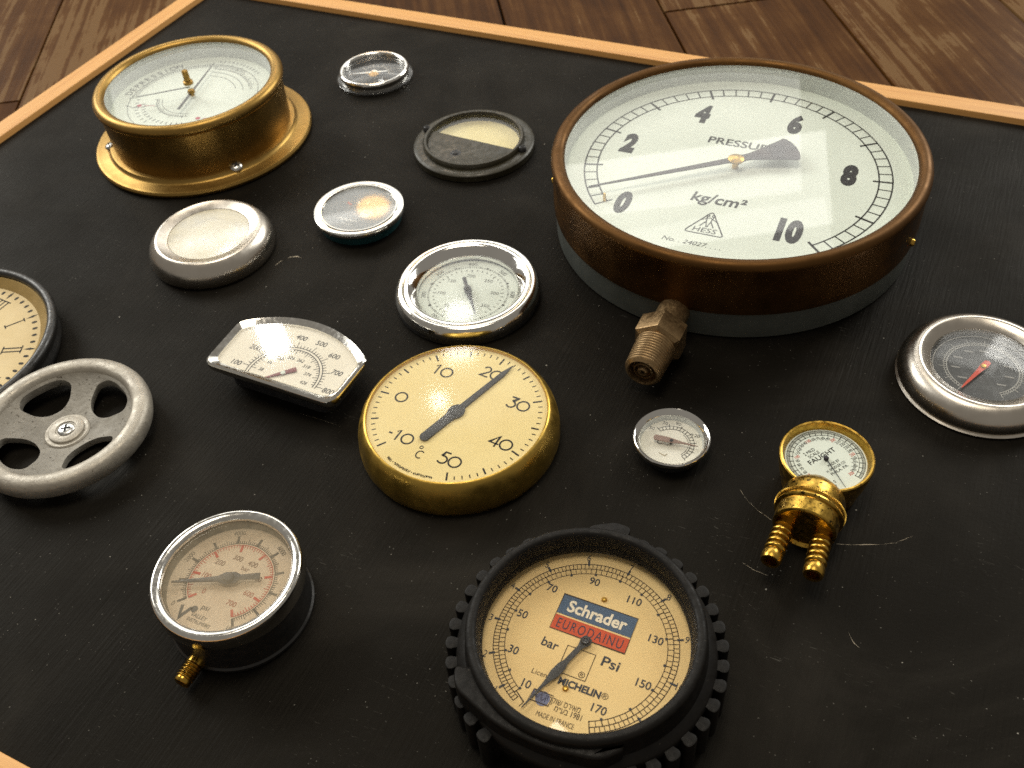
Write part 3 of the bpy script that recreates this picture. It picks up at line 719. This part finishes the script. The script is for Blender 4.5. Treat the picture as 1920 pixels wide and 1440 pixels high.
# ---------------------------------------------------------------- cast handwheel
t = thing('handwheel', 'cast aluminium four-spoke valve handwheel held by a cross-head screw', 'wheel', (-.2804, .4225, 0), -4)
t.scale = (.948, .948, .948); t.location.y += .002
rimp = [(45.0, 16.4), (46.2, 18.8), (48.0, 19.9), (51, 20.3), (54.4, 19.9), (56.4, 18.4), (57.6, 15.8), (57.9, 12.4), (57.0, 8.4), (54.6, 5.6), (51.4, 5.0), (48.6, 6.6), (46.0, 9.5), (44.8, 13.5)]
lathe('rim', rimp, 'alu_rim', t, 112, closed=True)
web = lathe_mesh('web', [(0, 5.8), (13, 6.0), (19, 7.2), (30, 10.2), (40, 13.4), (44, 15.6), (47.4, 17.6), (48.4, 13), (46, 10.5), (40, 8.4), (30, 5.4), (19, 2.4), (13, 1.2), (0, 1.2)], 96)
wo = link('web', web, 'cast_alu', t)
for k, (a_, tilt) in enumerate(((128, 0), (43, 0), (-46, 0), (-138, 0))):
    pts = rounded([(20, -5), (24, -12), (34, -18.5), (40.5, -14.5), (43, -6), (43, 6), (40.5, 14.5), (34, 18.5), (24, 12), (20, 5)], 5, 4)
    cm = prism_mesh('cut', turn(pts, a_ - 0), -10, 40)
    co = bpy.data.objects.new('cut', cm); col.objects.link(co)
    co.parent = t
    md = wo.modifiers.new('hole', 'BOOLEAN'); md.operation = 'DIFFERENCE'; md.object = co; md.solver = 'EXACT'
bv = wo.modifiers.new('soft', 'BEVEL'); bv.width = .0013; bv.segments = 3; bv.limit_method = 'ANGLE'; bv.angle_limit = R(50)
bpy.context.view_layer.update()
dg = bpy.context.evaluated_depsgraph_get()
me2 = bpy.data.meshes.new_from_object(wo.evaluated_get(dg))
wo.modifiers.clear(); wo.data = me2
for p in me2.polygons: p.use_smooth = True
me2.set_sharp_from_angle(angle=R(50))
for o in [o for o in bpy.data.objects if o.name.startswith('cut')]: bpy.data.objects.remove(o)
lathe('washer', [(0, 3), (14.6, 3), (14.8, 6.6), (14.0, 7.4), (11.8, 7.4), (11.5, 8.6), (10.9, 9.0), (6.8, 9.0), (6.4, 8.4), (0, 8.4)], 'alu_rim', t, 64)
screw(t, (0, 0, 8.2), 5.6, 1.7, 'zinc', 8)

# ---------------------------------------------------------------- gold Celsius thermometer
t = thing('celsius_thermometer', 'gold-painted round thermometer with large cream dial from -10 to 50 degrees', 'thermometer', (-.0343, .3935, 0), -33)
lathe('case', [(40, 0), (58.4, 0), (60.0, 1.2), (60.9, 4), (61.0, 8), (60.5, 12.5), (59.6, 16.4), (58.4, 19.6), (57.0, 22.0), (55.8, 23.4), (54.9, 24.1), (54.2, 24.2), (53.8, 23.6), (53.7, 21), (40, 21)], 'gold_paint', t, 128, closed=True)
d = dial_disc(53.75, 22.2, 'dial_cream', t)
I = Ink()
def ca_(v): return 236.4 - (v + 10) * 5.03
for v_ in range(-10, 51):
    a = ca_(v_)
    if v_ % 5 == 0: I.tick(a, 45.6 if v_ % 10 == 0 else 46.6, 51.2, 1.05, BLK)
    else: I.tick(a, 48.5, 51, .62, BLK)
def dg_(ch, x, y, h, w=1.0):
    def S(p): I.stroke([(x + a * h, y + b * h) for a, b in p], w, BLK)
    def cir(cx, cy, rx, ry, a0, a1, n=22): return [(cx + rx * math.cos(R(a0 + (a1 - a0) * i / n)), cy + ry * math.sin(R(a0 + (a1 - a0) * i / n))) for i in range(n + 1)]
    if ch == '0': I.stroke([(x + a * h, y + b * h) for a, b in cir(0, 0, .44, .44, 0, 360)[:-1]], w, BLK, closed=True)
    elif ch == '1': S([(-.16, .28), (.06, .52), (.06, -.46)])
    elif ch == '2': S(cir(0, .25, .26, .26, 165, -40) + [(-.30, -.44), (.34, -.44)])
    elif ch == '3': S([(-.26, .50), (.26, .50), (-.02, .12)] + cir(-.04, -.18, .32, .30, 80, -150))
    elif ch == '4': S([(.16, -.5), (.16, .5), (-.34, -.2), (.36, -.2)])
    elif ch == '5': S([(.30, .52), (-.10, .52), (-.20, .12)] + cir(-.04, -.16, .34, .32, 110, -140))
    elif ch == '-': S([(-.16, 0), (.16, 0)])
    elif ch == 'C': S(cir(0, 0, .34, .40, 50, 310))
def dgs(s_, x, y, h, gap=.86):
    w = len(s_)
    for i, ch in enumerate(s_): dg_(ch, x + (i - (w - 1) / 2) * h * gap, y, h)
for v_, s_ in ((0, '0'), (10, '10'), (20, '20'), (30, '30'), (40, '40'), (50, '50')):
    a = ca_(v_); r_ = 36.6 if v_ else 37; dgs(s_, r_ * math.cos(R(a)), r_ * math.sin(R(a)), 8.4)
a = ca_(-10); dgs('10', 36.6 * math.cos(R(a)) + 1.5, 36.6 * math.sin(R(a)), 8.2); dg_('-', 36.6 * math.cos(R(a)) - 6.6, 36.6 * math.sin(R(a)), 7.4, 1.1)
dg_('C', -2.2, -37.2, 6.6, .7); I.arc(1.0, .5, 0, 360, BLK, cx=-4.2, cy=-32.2)
I.arctext('KAZAN·TERMOPRIBOR·MANOMETR'[:0] + 'I' * 0, 50, 0, 0, 2)
rs = random.Random(3)
for k in range(46):
    a = 249 + k * .80
    if k in (7, 27): I.tick(a, 49.9, 50.5, .6, BLK); continue
    if k in (6, 8, 26, 28): continue
    for _ in range(2):
        r0 = 49.3 + rs.choice((0, .5)); I.tick(a + rs.uniform(-.2, .2), r0, r0 + rs.uniform(.9, 1.6), .28, BLK)
I.build(d, 22.2)
nd = needle(turn([(-26.5, -3.1), (-28.4, -1.9), (-29, 0), (-28.4, 1.9), (-26.5, 3.1), (-6, 3.1), (-4.6, 3.6), (-2, 4.8), (1, 5.0), (4, 3.4), (5, 2.0), (40, 1.7), (48.6, .2), (48.6, -.2), (40, -1.7), (5, -2.0), (4, -3.4), (1, -5.0), (-2, -4.8), (-4.6, -3.6), (-6, -3.1)], 75.5), 23.0, 'grey_needle', t, .5)
lathe('hub', [(0, 24.0), (3.2, 23.9), (4.2, 23.6), (4.4, 23.4), (0, 23.3)], 'grey_needle', nd, 28)
pane('glass', 53.9, 24.2, 'glass_soft', t, .55, .3)

# ---------------------------------------------------------------- small chrome dial thermometer
t = thing('small_thermometer', 'smallest chrome-ringed dial, white face with brownish pointer, near brass twin-hose gauge', 'thermometer', (.0897, .3678, 0), -26)
lathe('body', [(0, 0), (17.6, 0), (18.6, .8), (19.6, 6.4), (21.4, 8.2), (19.3, 8.2), (19.0, 4.0), (0, 4.0)], 'dark_metal', t, 64)
lathe('ring', [(18.8, 7.6), (21.8, 8.0), (22.6, 9.2), (22.7, 10.6), (22.2, 11.6), (21.6, 11.9), (20.8, 11.5), (18.9, 9.4), (18.5, 8.6)], 'chrome', t, 80, closed=True)
d = dial_disc(18.9, 5.0, 'dial_white_worn', t)
lathe('inner_wall', [(18.9, 5.0), (19.2, 8.6), (18.6, 9.0), (18.0, 5.0)], 'wall_white', t, 80, closed=True)
I = Ink(); G = (.12, .12, .11)
for r in (11.0, 13.4): I.arc(r, .35, -42, 140, G)
for k in range(19): I.tick(140 - k * 10.1, 11.0, 13.4 if k % 3 else 14.8, .42, G)
I.arc(9.9, .3, -42, 60, G)
for lab, a in (('50', 150), ('70', 118), ('90', 90), ('120', 40)): I.text(lab, 16.0 * math.cos(R(a)), 16.0 * math.sin(R(a)), 2.4, G, 0)
I.text('°C', -7.6, -1.0, 3.4, G, 0, 0); I.stroke([(-5, -9), (-1, -10.4), (0, -8.4)], .5, (.4, .35, .25))
I.build(d, 5.0)
nd = needle(turn([(-10, -2.0), (-10.8, 0), (-10, 2.0), (-2, 2.0), (2, 1.5), (6, .8), (15.6, .2), (15.6, -.2), (6, -.8), (2, -1.5), (-2, -2.0)], 2), 7.4, 'rusty_needle', t, .4)
lathe('hub', [(0, 8.2), (1, 8.1), (1.3, 7.6), (.8, 5), (0, 5)], 'dark_metal', nd, 16)
pane('glass', 18.8, 9.3, 'glass', t, .3, .6)

# ---------------------------------------------------------------- brass gauge with two hose barbs
t = thing('brass_hose_gauge', 'old brass gauge with white dial, drum-shaped coupling and two ribbed hose barbs', 'gauge', (.1669, .3302, 0), BR)
lathe('case', [(10, 0), (19.6, 0), (20.8, 1.0), (21.6, 6), (23.4, 13), (24.6, 19.5), (25.0, 23), (25.4, 25.4), (25.2, 27.4), (24.6, 28.0), (23.6, 27.8), (22.0, 24.6), (21.7, 23.0), (10, 22.6)], 'brass_bright', t, 112, closed=True)
d = dial_disc(21.8, 23.6, 'dial_white', t, .5)
I = Ink(); RED = (.55, .06, .03); F_ = -BR + 27   # the dial sits turned in its case
def fq(v): return -89 - v * 317 / 300 - BR
I.arc(20.8, .22, fq(300), fq(0), BLK); I.arc(19.3, .22, fq(300), fq(0), BLK); I.arc(17.6, .22, fq(300), fq(0), BLK)
for k in range(151): I.tick(fq(k * 2), 19.3 if k % 5 else 17.2, 20.8, .2 if k % 5 else .34, BLK)
for k in range(31):
    v_ = k * 10; a = fq(v_); c_ = RED if v_ % 50 == 0 and v_ else BLK
    I.text(str(v_), 15.2 * math.cos(R(a)), 15.2 * math.sin(R(a)), 1.9, c_, F_ if 60 < v_ < 130 or v_ > 190 else F_, 0, .8)
def fx(s_, x, y, h, **k):
    X, Y = turn([(x, y)], F_)[0]; I.text(s_, X, Y, h, BLK, F_, **k)
fx('2 MKD', -3.6, 9.2, 2.1, width=7.5); fx('SCALE', -2.8, 6.4, 2.0, width=7.5)
fx('FAUGHT', 0, 3.2, 3.0, width=18.5, bold=.01)
fx('MADE BY', 1.8, -4.0, 1.7, width=8); fx('H. SPINDLER CO', 1.0, -6.6, 1.7, width=13); fx('PHILA. PA.', 1.2, -9.2, 1.8, width=12)
I.build(d, 23.6)
nd = needle(turn([(-3, -.35), (-3, .35), (21, .12), (21, -.12)], -78 - BR), 24.6, 'dark_metal', t, .25)
lathe('hub', [(0, 26), (1.0, 25.9), (1.5, 25.2), (1.1, 23.7), (0, 23.7)], 'blue_steel', nd, 16)
dr = lathe('coupling', [(0, 15), (9, 15), (14, 20), (15.8, 22.2), (16.9, 25), (17.1, 31.2), (18.1, 31.8), (18.4, 33.0), (18.0, 33.8), (17.4, 34.2), (17.4, 34.7), (18.0, 35.0), (18.2, 36.0), (17.6, 36.7), (16.6, 37.0), (16.5, 45.6), (15.9, 46.2), (14.8, 46.4), (13.6, 44.6), (0, 44.4)], 'brass_old', t, 80, loc=(0, 0, 18.4), rot=(R(90), 0, 0))
kn = []
vs, fs = [], []
for i in range(110):
    a = 2 * PI * i / 110; d2 = PI / 110 * .55
    b0 = len(vs)
    for (rr_, zz, aa) in ((18.0, 31.9, a - d2), (18.0, 31.9, a + d2), (18.0, 33.9, a + d2), (18.0, 33.9, a - d2), (18.75, 32.2, a), (18.75, 33.6, a)):
        vs.append((rr_ * math.cos(aa), rr_ * math.sin(aa), zz))
    fs += [(b0, b0 + 1, b0 + 4), (b0 + 1, b0 + 2, b0 + 5, b0 + 4), (b0 + 2, b0 + 3, b0 + 5), (b0 + 3, b0, b0 + 4, b0 + 5)]
link('knurled_ring', pyd('knurled_ring', vs, fs), 'brass_old', dr, sharp=10)
bp = [(0, 0), (5.0, 0), (5.0, 4.0), (5.5, 5.0)]
for k in range(4):
    z = 5.2 + k * 4.0; bp += [(4.4, z), (4.5, z + .8), (5.4, z + 2.2), (5.6, z + 3.2), (5.3, z + 3.8)]
bp += [(4.5, 21.4), (5.0, 22.6), (5.4, 24.4), (5.4, 27.0), (4.8, 28.6), (3.6, 28.8), (3.4, 20), (0, 20)]
for sx in (-1, 1): lathe('hose_barb', bp, 'brass_bright', t, 40, loc=(sx * 9.6, -43.6, 16.6), rot=(R(86), 0, R(2.5 * sx)), sharp=45)

# ---------------------------------------------------------------- stainless grill thermometer at the right edge
t = thing('grill_thermometer', 'polished steel grill thermometer with black dial and red pointer, cut by right edge', 'thermometer', (.2846, .3983, 0), -25)
lathe('case', [(29.5, 0), (46.6, 0), (48.6, .6), (48.9, 1.8), (47.6, 2.6), (48.2, 4.2), (48.2, 7.6), (47.0, 11.4), (44.6, 14.6), (41.4, 16.9), (39.0, 17.8), (37.6, 17.9), (36.6, 17.4), (31.0, 14.8), (30.5, 14.0), (30.5, 6), (29.5, 6)], 'steel_brushed', t, 112, closed=True)
d = dial_disc(30.6, 9.6, 'dial_black', t)
I = Ink(); W = (.50, .50, .47)
I.arc(28.5, .4, -60, 240, W); I.arc(20.6, .5, -60, 240, W); I.arc(22.2, .4, -60, 240, W)
for k in range(61): I.tick(240 - k * 5, 20.6, 23 if k % 5 else 25, .4, W)
for k in range(9):
    a = 225 - k * 33.7; x, y = 15.5 * math.cos(R(a)), 15.5 * math.sin(R(a)); I.stroke([(x - 2.6, y), (x + 2.6, y + .2)], 1.3, (.30, .30, .29))
I.build(d, 9.6)
nd = needle(turn([(-5.5, -1.9), (-6.4, 0), (-5.5, 1.9), (-1, 2.2), (3, 1.6), (24, .4), (24, -.4), (3, -1.6), (-1, -2.2)], -142 + 25), 11.2, 'red_needle', t, .5)
lathe('hub', [(0, 12.6), (1.4, 12.4), (1.8, 11.8), (0, 11.6)], 'brass_bright', nd, 20)
pane('glass', 30.5, 14.2, 'glass_dark', t, .5, .8)

# ---------------------------------------------------------------- hydraulic gauge, lower left
t = thing('hydraulic_gauge', 'steel-ringed pressure gauge with stained dial, red and black scales, dusty glass', 'gauge', (-.1543, .2878, 0), -28.5)
lathe('case', [(20, 0), (37.2, 0), (38.2, 1.0), (38.4, 3.0), (37.4, 4.0), (37.0, 25.2), (20, 25.2)], 'black_paint', t, 96, closed=True)
lathe('ring', [(36.8, 24.6), (38.8, 25.0), (39.2, 26.2), (39.1, 32.6), (38.7, 34.6), (37.9, 35.6), (36.8, 35.9), (34.4, 35.3), (33.4, 34.4), (33.0, 33.0), (32.9, 28), (36.4, 26)], 'chrome_worn', t, 112, closed=True)
lathe('inner_wall', [(34.2, 26), (33.9, 32.4), (32.9, 32.4), (32.6, 26)], 'bakelite', t, 96, closed=True)
d = dial_disc(33.5, 26.2, 'dial_valley', t)
I = Ink(); RD = (.52, .055, .03); DK = (.05, .048, .045)
I.arc(21.9, .35, -52, 228, RD); I.arc(22.9, .35, -52, 228, DK)
for k in range(101):
    a = 228 - 2.8 * k
    if k % 10 == 0: I.tick(a, 22.9, 27.6, 1.3, DK)
    else: I.tick(a, 22.9, 24.6 if k % 5 else 25.6, .34, DK)
for k in range(71):
    a = 228 - 280 * k / 70
    if k % 10 == 0: I.tick(a, 17.6, 21.9, 1.4, RD)
    else: I.tick(a, 20.2 if k % 5 else 19.2, 21.9, .34, RD)
for k in range(0, 8):
    a = 228 - 40 * k; I.text(str(k * 100), 13.8 * math.cos(R(a)), 13.8 * math.sin(R(a)), 3.0, (.36, .08, .04) if k in (0, 1, 6, 7) else (.16, .08, .05), 0, 0, .9)
for k in range(0, 11, 2):
    a = 228 - 28 * k; I.text(str(k * 1000), 29.6 * math.cos(R(a)), 29.6 * math.sin(R(a)), 2.7, DK, a - 90 if 0 < k < 10 else 0, 0, .85)
I.text('bar', 3.2, 9.0, 2.6, (.2, .1, .06)); I.text('psi', -2.2, -17.8, 3.0, DK)
I.poly([(-7.4 + 1.9 * math.cos(R(q)), -20.8 + 1.9 * math.sin(R(q))) for q in range(0, 360, 24)], (.09, .09, .085))
I.stroke([(-14.5, -21), (-12, -27.5), (-9.0, -20.6)], 1.8, (.10, .10, .09))
I.text('VALLEY', -2.5, -23.4, 2.2, (.14, .13, .11), width=9.5); I.text('INSTRUMENT', -.5, -26.4, 2.0, (.18, .16, .13), width=14)
I.build(d, 26.2)
nd = needle(turn([(-16, -1.8), (-16, 1.8), (-6, 1.5), (-3.4, 3.2), (2, 3.6), (6, 1.6), (30, .5), (30, -.5), (6, -1.6), (2, -3.6), (-3.4, -3.2), (-6, -1.5)], 176.5 + 28.5 + 1.5), 28.6, 'dark_metal', t, .6)
lathe('hub', [(0, 30.4), (2.4, 30.2), (3.0, 29.4), (0, 29.1)], 'dark_metal', nd, 24)
pane('glass', 33.1, 33.2, 'glass_dusty', t, .3, 1.2)
sp_ = [(0, 30), (4.6, 30), (4.6, 40)]
for k in range(5):
    z = 40 + k * 1.7; sp_ += [(3.9, z), (4.7, z + .7), (4.7, z + 1.0), (3.9, z + 1.65)]
sp_ += [(4.2, 48.6), (4.2, 50.4), (3.6, 51.0), (2.0, 51.0), (1.9, 48), (0, 48)]
lathe('fitting', sp_, 'brass_old', t, 36, loc=(0, 0, 7.0), rot=(R(90), 0, 0), sharp=50)

# ---------------------------------------------------------------- tyre inflator gauge in a rubber boot
t = thing('tyre_gauge', 'tyre pressure gauge in black rubber boot with lugs, cream dial in bar and psi', 'gauge', (.0227, .2310, 0), -28)
lathe('boot', [(40, 0), (56.5, 0), (57.4, 1.5), (57.4, 30), (57.0, 34), (56.4, 38), (55.9, 41.5)] + arc(53.2, 43.2, 2.8, -8, 160, 10) + [(50.0, 41.4), (49.2, 38.6), (49.6, 37.6), (48.9, 36.4), (48.8, 33.2), (51.0, 31), (51.2, 28), (40, 28)], 'rubber', t, 128, closed=True)
lathe('boot_ledge', [(56.8, 22.0), (61.0, 23.0), (61.8, 27.4), (60.8, 30.0), (56.8, 32.6)], 'rubber', t, 128, closed=True)
lug = None
lug_pts = [(57.0, -3.0), (61.5, -2.5), (64.0, -3.6), (66.4, -3.0), (67.2, 0), (66.4, 3.0), (64.0, 3.6), (61.5, 2.5), (57.0, 3.0)]
for i in range(40):
    a = i * 9.0 + 3
    if 246 < a < 294 : continue
    if lug is None: lug = prism_mesh('lug', rounded(lug_pts, 1.2, 3), 3.0, 28.6, .8, 2)
    s_ = 1.0
    o = link('lug', lug, 'rubber', t, rot=(0, 0, R(a)))
    o.scale = (1, 1, 1 + random.uniform(-.03, .02))
for a, l_, dz in ((104, 18, 0), (80, 24, 1)):
    pass
prism('torn_flap', rounded([(-4, 54), (2, 61.5), (14, 63.5), (22, 60.5), (21, 55), (12, 53)], 2.5, 3), 22, 39, 'rubber', t, 1.2, rot=(0, 0, R(20)))
prism('torn_flap', rounded([(-4, 54), (-2, 59.5), (4, 61), (8, 58), (8, 54)], 1.8, 3), 24, 37, 'rubber', t, 1.0, rot=(0, 0, R(33)))
prism('hose_neck', rounded([(-50.0, -37), (-45.0, -48), (-20, -57), (4, -58.5), (28, -54.5), (36.5, -45)], [5, 7, 8, 8, 6, 4], 5) + [(53.4 * math.cos(R(q)), 53.4 * math.sin(R(q))) for q in range(-44, -144, -5)], 14, 41.0, 'rubber', t, 1.6, segs=3)
d = dial_disc(51.2, 29.4, 'dial_sch', t)
I = Ink(); BR_ = (.05, .032, .018); KK = (.045, .048, .055)
barA = [231, 208.1, 184.5, 160.1, 134.9, 108.7, 82.1, 53, 23.9, -5.9, -36.4, -66.8]   # bar 1..12
psA = {10: 238.5, 30: 207.2, 50: 174.1, 70: 139.7, 90: 103.4, 110: 65.3, 130: 25, 150: -16.4, 170: -58.6}
def bar_a(v):
    v = max(.45, min(12, v)); i = min(10, max(0, int(v) - 1)); f = v - (i + 1); return barA[i] + (barA[i + 1] - barA[i]) * f
pk = sorted(psA)
def psi_a(v):
    if v <= 10: return 238.5 + (10 - v) * 1.56
    for p, q in zip(pk[:-1], pk[1:]):
        if v <= q: return psA[p] + (psA[q] - psA[p]) * (v - p) / (q - p)
    return psA[170] - (v - 170) * 2.1
a0, a1 = bar_a(.5), -67.0
for r in (43.9, 41.2): I.arc(r, .38, a1, a0, BR_)
I.arc(38.4, .34, a1, psi_a(10), BR_)
for k in range(5, 121):
    v_ = k / 10
    I.tick(bar_a(v_), 41.2, 43.9, .34, BR_)
    if k % 10 == 0 and k <= 110: I.tick(bar_a(v_), 43.0, 46.0, 1.0, KK, 1)
for k in range(10, 175, 2): I.tick(psi_a(k), 38.4, 41.2, .30, BR_)
for k in range(10, 171, 10):
    I.tick(psi_a(k), 37.4, 38.6, 1.2, KK, 1); I.tick(psi_a(k), 38.4, 41.2, .42, BR_)
I.tick(-67.0, 38.2, 44.0, .45, BR_); I.tick(bar_a(.5), 41.0, 44.0, .4, BR_)
for k in range(1, 11): I.text(str(k), 47.7 * math.cos(R(bar_a(k))), 47.7 * math.sin(R(bar_a(k))), 3.6, KK, 4 if 3 < k < 8 else 0, .0, .85)
for k in pk: I.text(str(k), (34.2 if k < 100 else 33.2) * math.cos(R(psi_a(k))), (34.2 if k < 100 else 33.2) * math.sin(R(psi_a(k))), 4.0, KK, 0, .012, .95)
z0 = turn([(-34.5, -20.2), (-31.6, -26.1), (-33.8, -27.9)], 28); I.stroke(z0, .4, BR_)
# brand plate
I.poly([(-19.0, 10.5), (18.6, 10.5), (18.6, 21.2), (-19.0, 21.2)], (.075, .115, .175), 0)
I.poly([(-19.0, 1.8), (18.6, 1.8), (18.6, 9.6), (-19.0, 9.6)], (.56, .085, .03), 0)
I.stroke([(-19.2, 1.6), (18.8, 1.6), (18.8, 21.4), (-19.2, 21.4)], .35, BR_, 1, closed=True)
I.text('Schrader', 0, 16.0, 6.2, (.80, .70, .52), 0, .028, 1, lvl=1, width=30)
I.text('EURODAINU', -.2, 5.7, 5.2, (.04, .045, .065), 0, -.004, 1, lvl=1, spacing=1.25, width=33)
I.text('bar', -15.4, -6.2, 4.6, KK, -3, .012, 1, width=8.4); I.text('Psi', 14.6, -5.4, 5.0, KK, -2, .014, 1, width=8.6)
I.stroke([(-7.4, -4.0), (6.6, -4.0), (6.6, -18.2), (-7.4, -18.2)], .35, BR_, closed=True)
I.text('®', 4.0, -15.8, 3.0, BR_)
I.text('Licence', -12.6, -22.0, 2.6, BR_, 0, -.006, 1, width=11)
I.text('MICHELIN', 5.4, -21.9, 3.4, KK, 0, .04, 1, width=20.5); I.text('®', 17.6, -21.6, 3.0, BR_)
I.text('מאירס שוקרון'[::-1], 1.2, -32.0, 3.0, BR_, 0, .0, 1, width=17)
I.text('בע״מ'[::-1] + ' 1981', 5.0, -35.2, 2.8, BR_, 0, .0, 1, width=13)
I.text('MADE IN FRANCE', 0.8, -40.4, 2.5, BR_, 0, -.006, 1, width=18)
I.poly([(-8.2 + 3.4 * math.cos(R(q)), -33.2 + 3.6 * math.sin(R(q))) for q in range(0, 360, 20)], (.17, .18, .27), 0)
I.stroke([(-13.6, -35), (-13.2, -30.8), (-11.0, -33.8), (-9.4, -31), (-8.4, -34.6), (-6.4, -31)], .6, (.09, .09, .14), 1)
I.stroke([(-14.4, -35.6), (-4.6, -35.6), (-4.0, -30.2), (-13.6, -30.2)], .35, BR_, 1, closed=True)
I.build(d, 29.4)
for x, y in ((0.0, 25.3), (-.4, -24.8)):
    lathe('rivet', [(0, 1.1), (.9, 1.0), (1.4, .5), (1.5, 0), (0, 0)], 'brass_bright', d, 20, loc=(x, y, 29.4))
nd = needle(turn([(-2.4, -2.0), (-3, 0), (-2.4, 2.0), (0, 2.9), (2.2, 2.0), (4, 1.3), (14, 1.3), (17, 2.2), (22, 2.3), (26, 1.3), (30, .8), (44, .22), (44, -.22), (30, -.8), (26, -1.3), (22, -2.3), (17, -2.2), (14, -1.3), (4, -1.3), (2.2, -2.0), (0, -2.9)], -138 + 28), 31.0, 'grey_needle', t, .5)
lathe('hub', [(0, 32.2), (1.0, 32.2), (1.1, 32.6), (1.7, 32.5), (2.2, 31.9), (2.3, 31.4), (0, 31.4)], 'dark_metal', nd, 24)
pane('glass', 49.0, 34.6, 'glass', t, .2, 1.0)

# ---------------------------------------------------------------- scratches in the board paint
scratch([(.1229, .3333), (.1251, .3247), (.1294, .3175), (.1352, .3102)], .5)
scratch([(.1649, .2912), (.1736, .2895), (.1881, .2881)], .75)
scratch([(.1881, .2881), (.1961, .2882), (.2064, .2915)], .3)
scratch([(.1129, .2853), (.1174, .2804), (.1242, .2757)], .3)
scratch([(-.1659, .5785), (-.1630, .5822), (-.1609, .5840)], 1.5)
scratch([(-.1575, .5858), (-.1552, .5869), (-.1500, .5868), (-.1466, .5843)], 1.6)
scratch([(.1552, .2393), (.1560, .2333), (.1581, .2301)], .5)
scratch([(-.0905, .4215), (-.0885, .4199), (-.0872, .4203)], 1.4)
scratch([(-.1350, .4260), (-.1200, .4180), (-.1082, .4113)], .18)
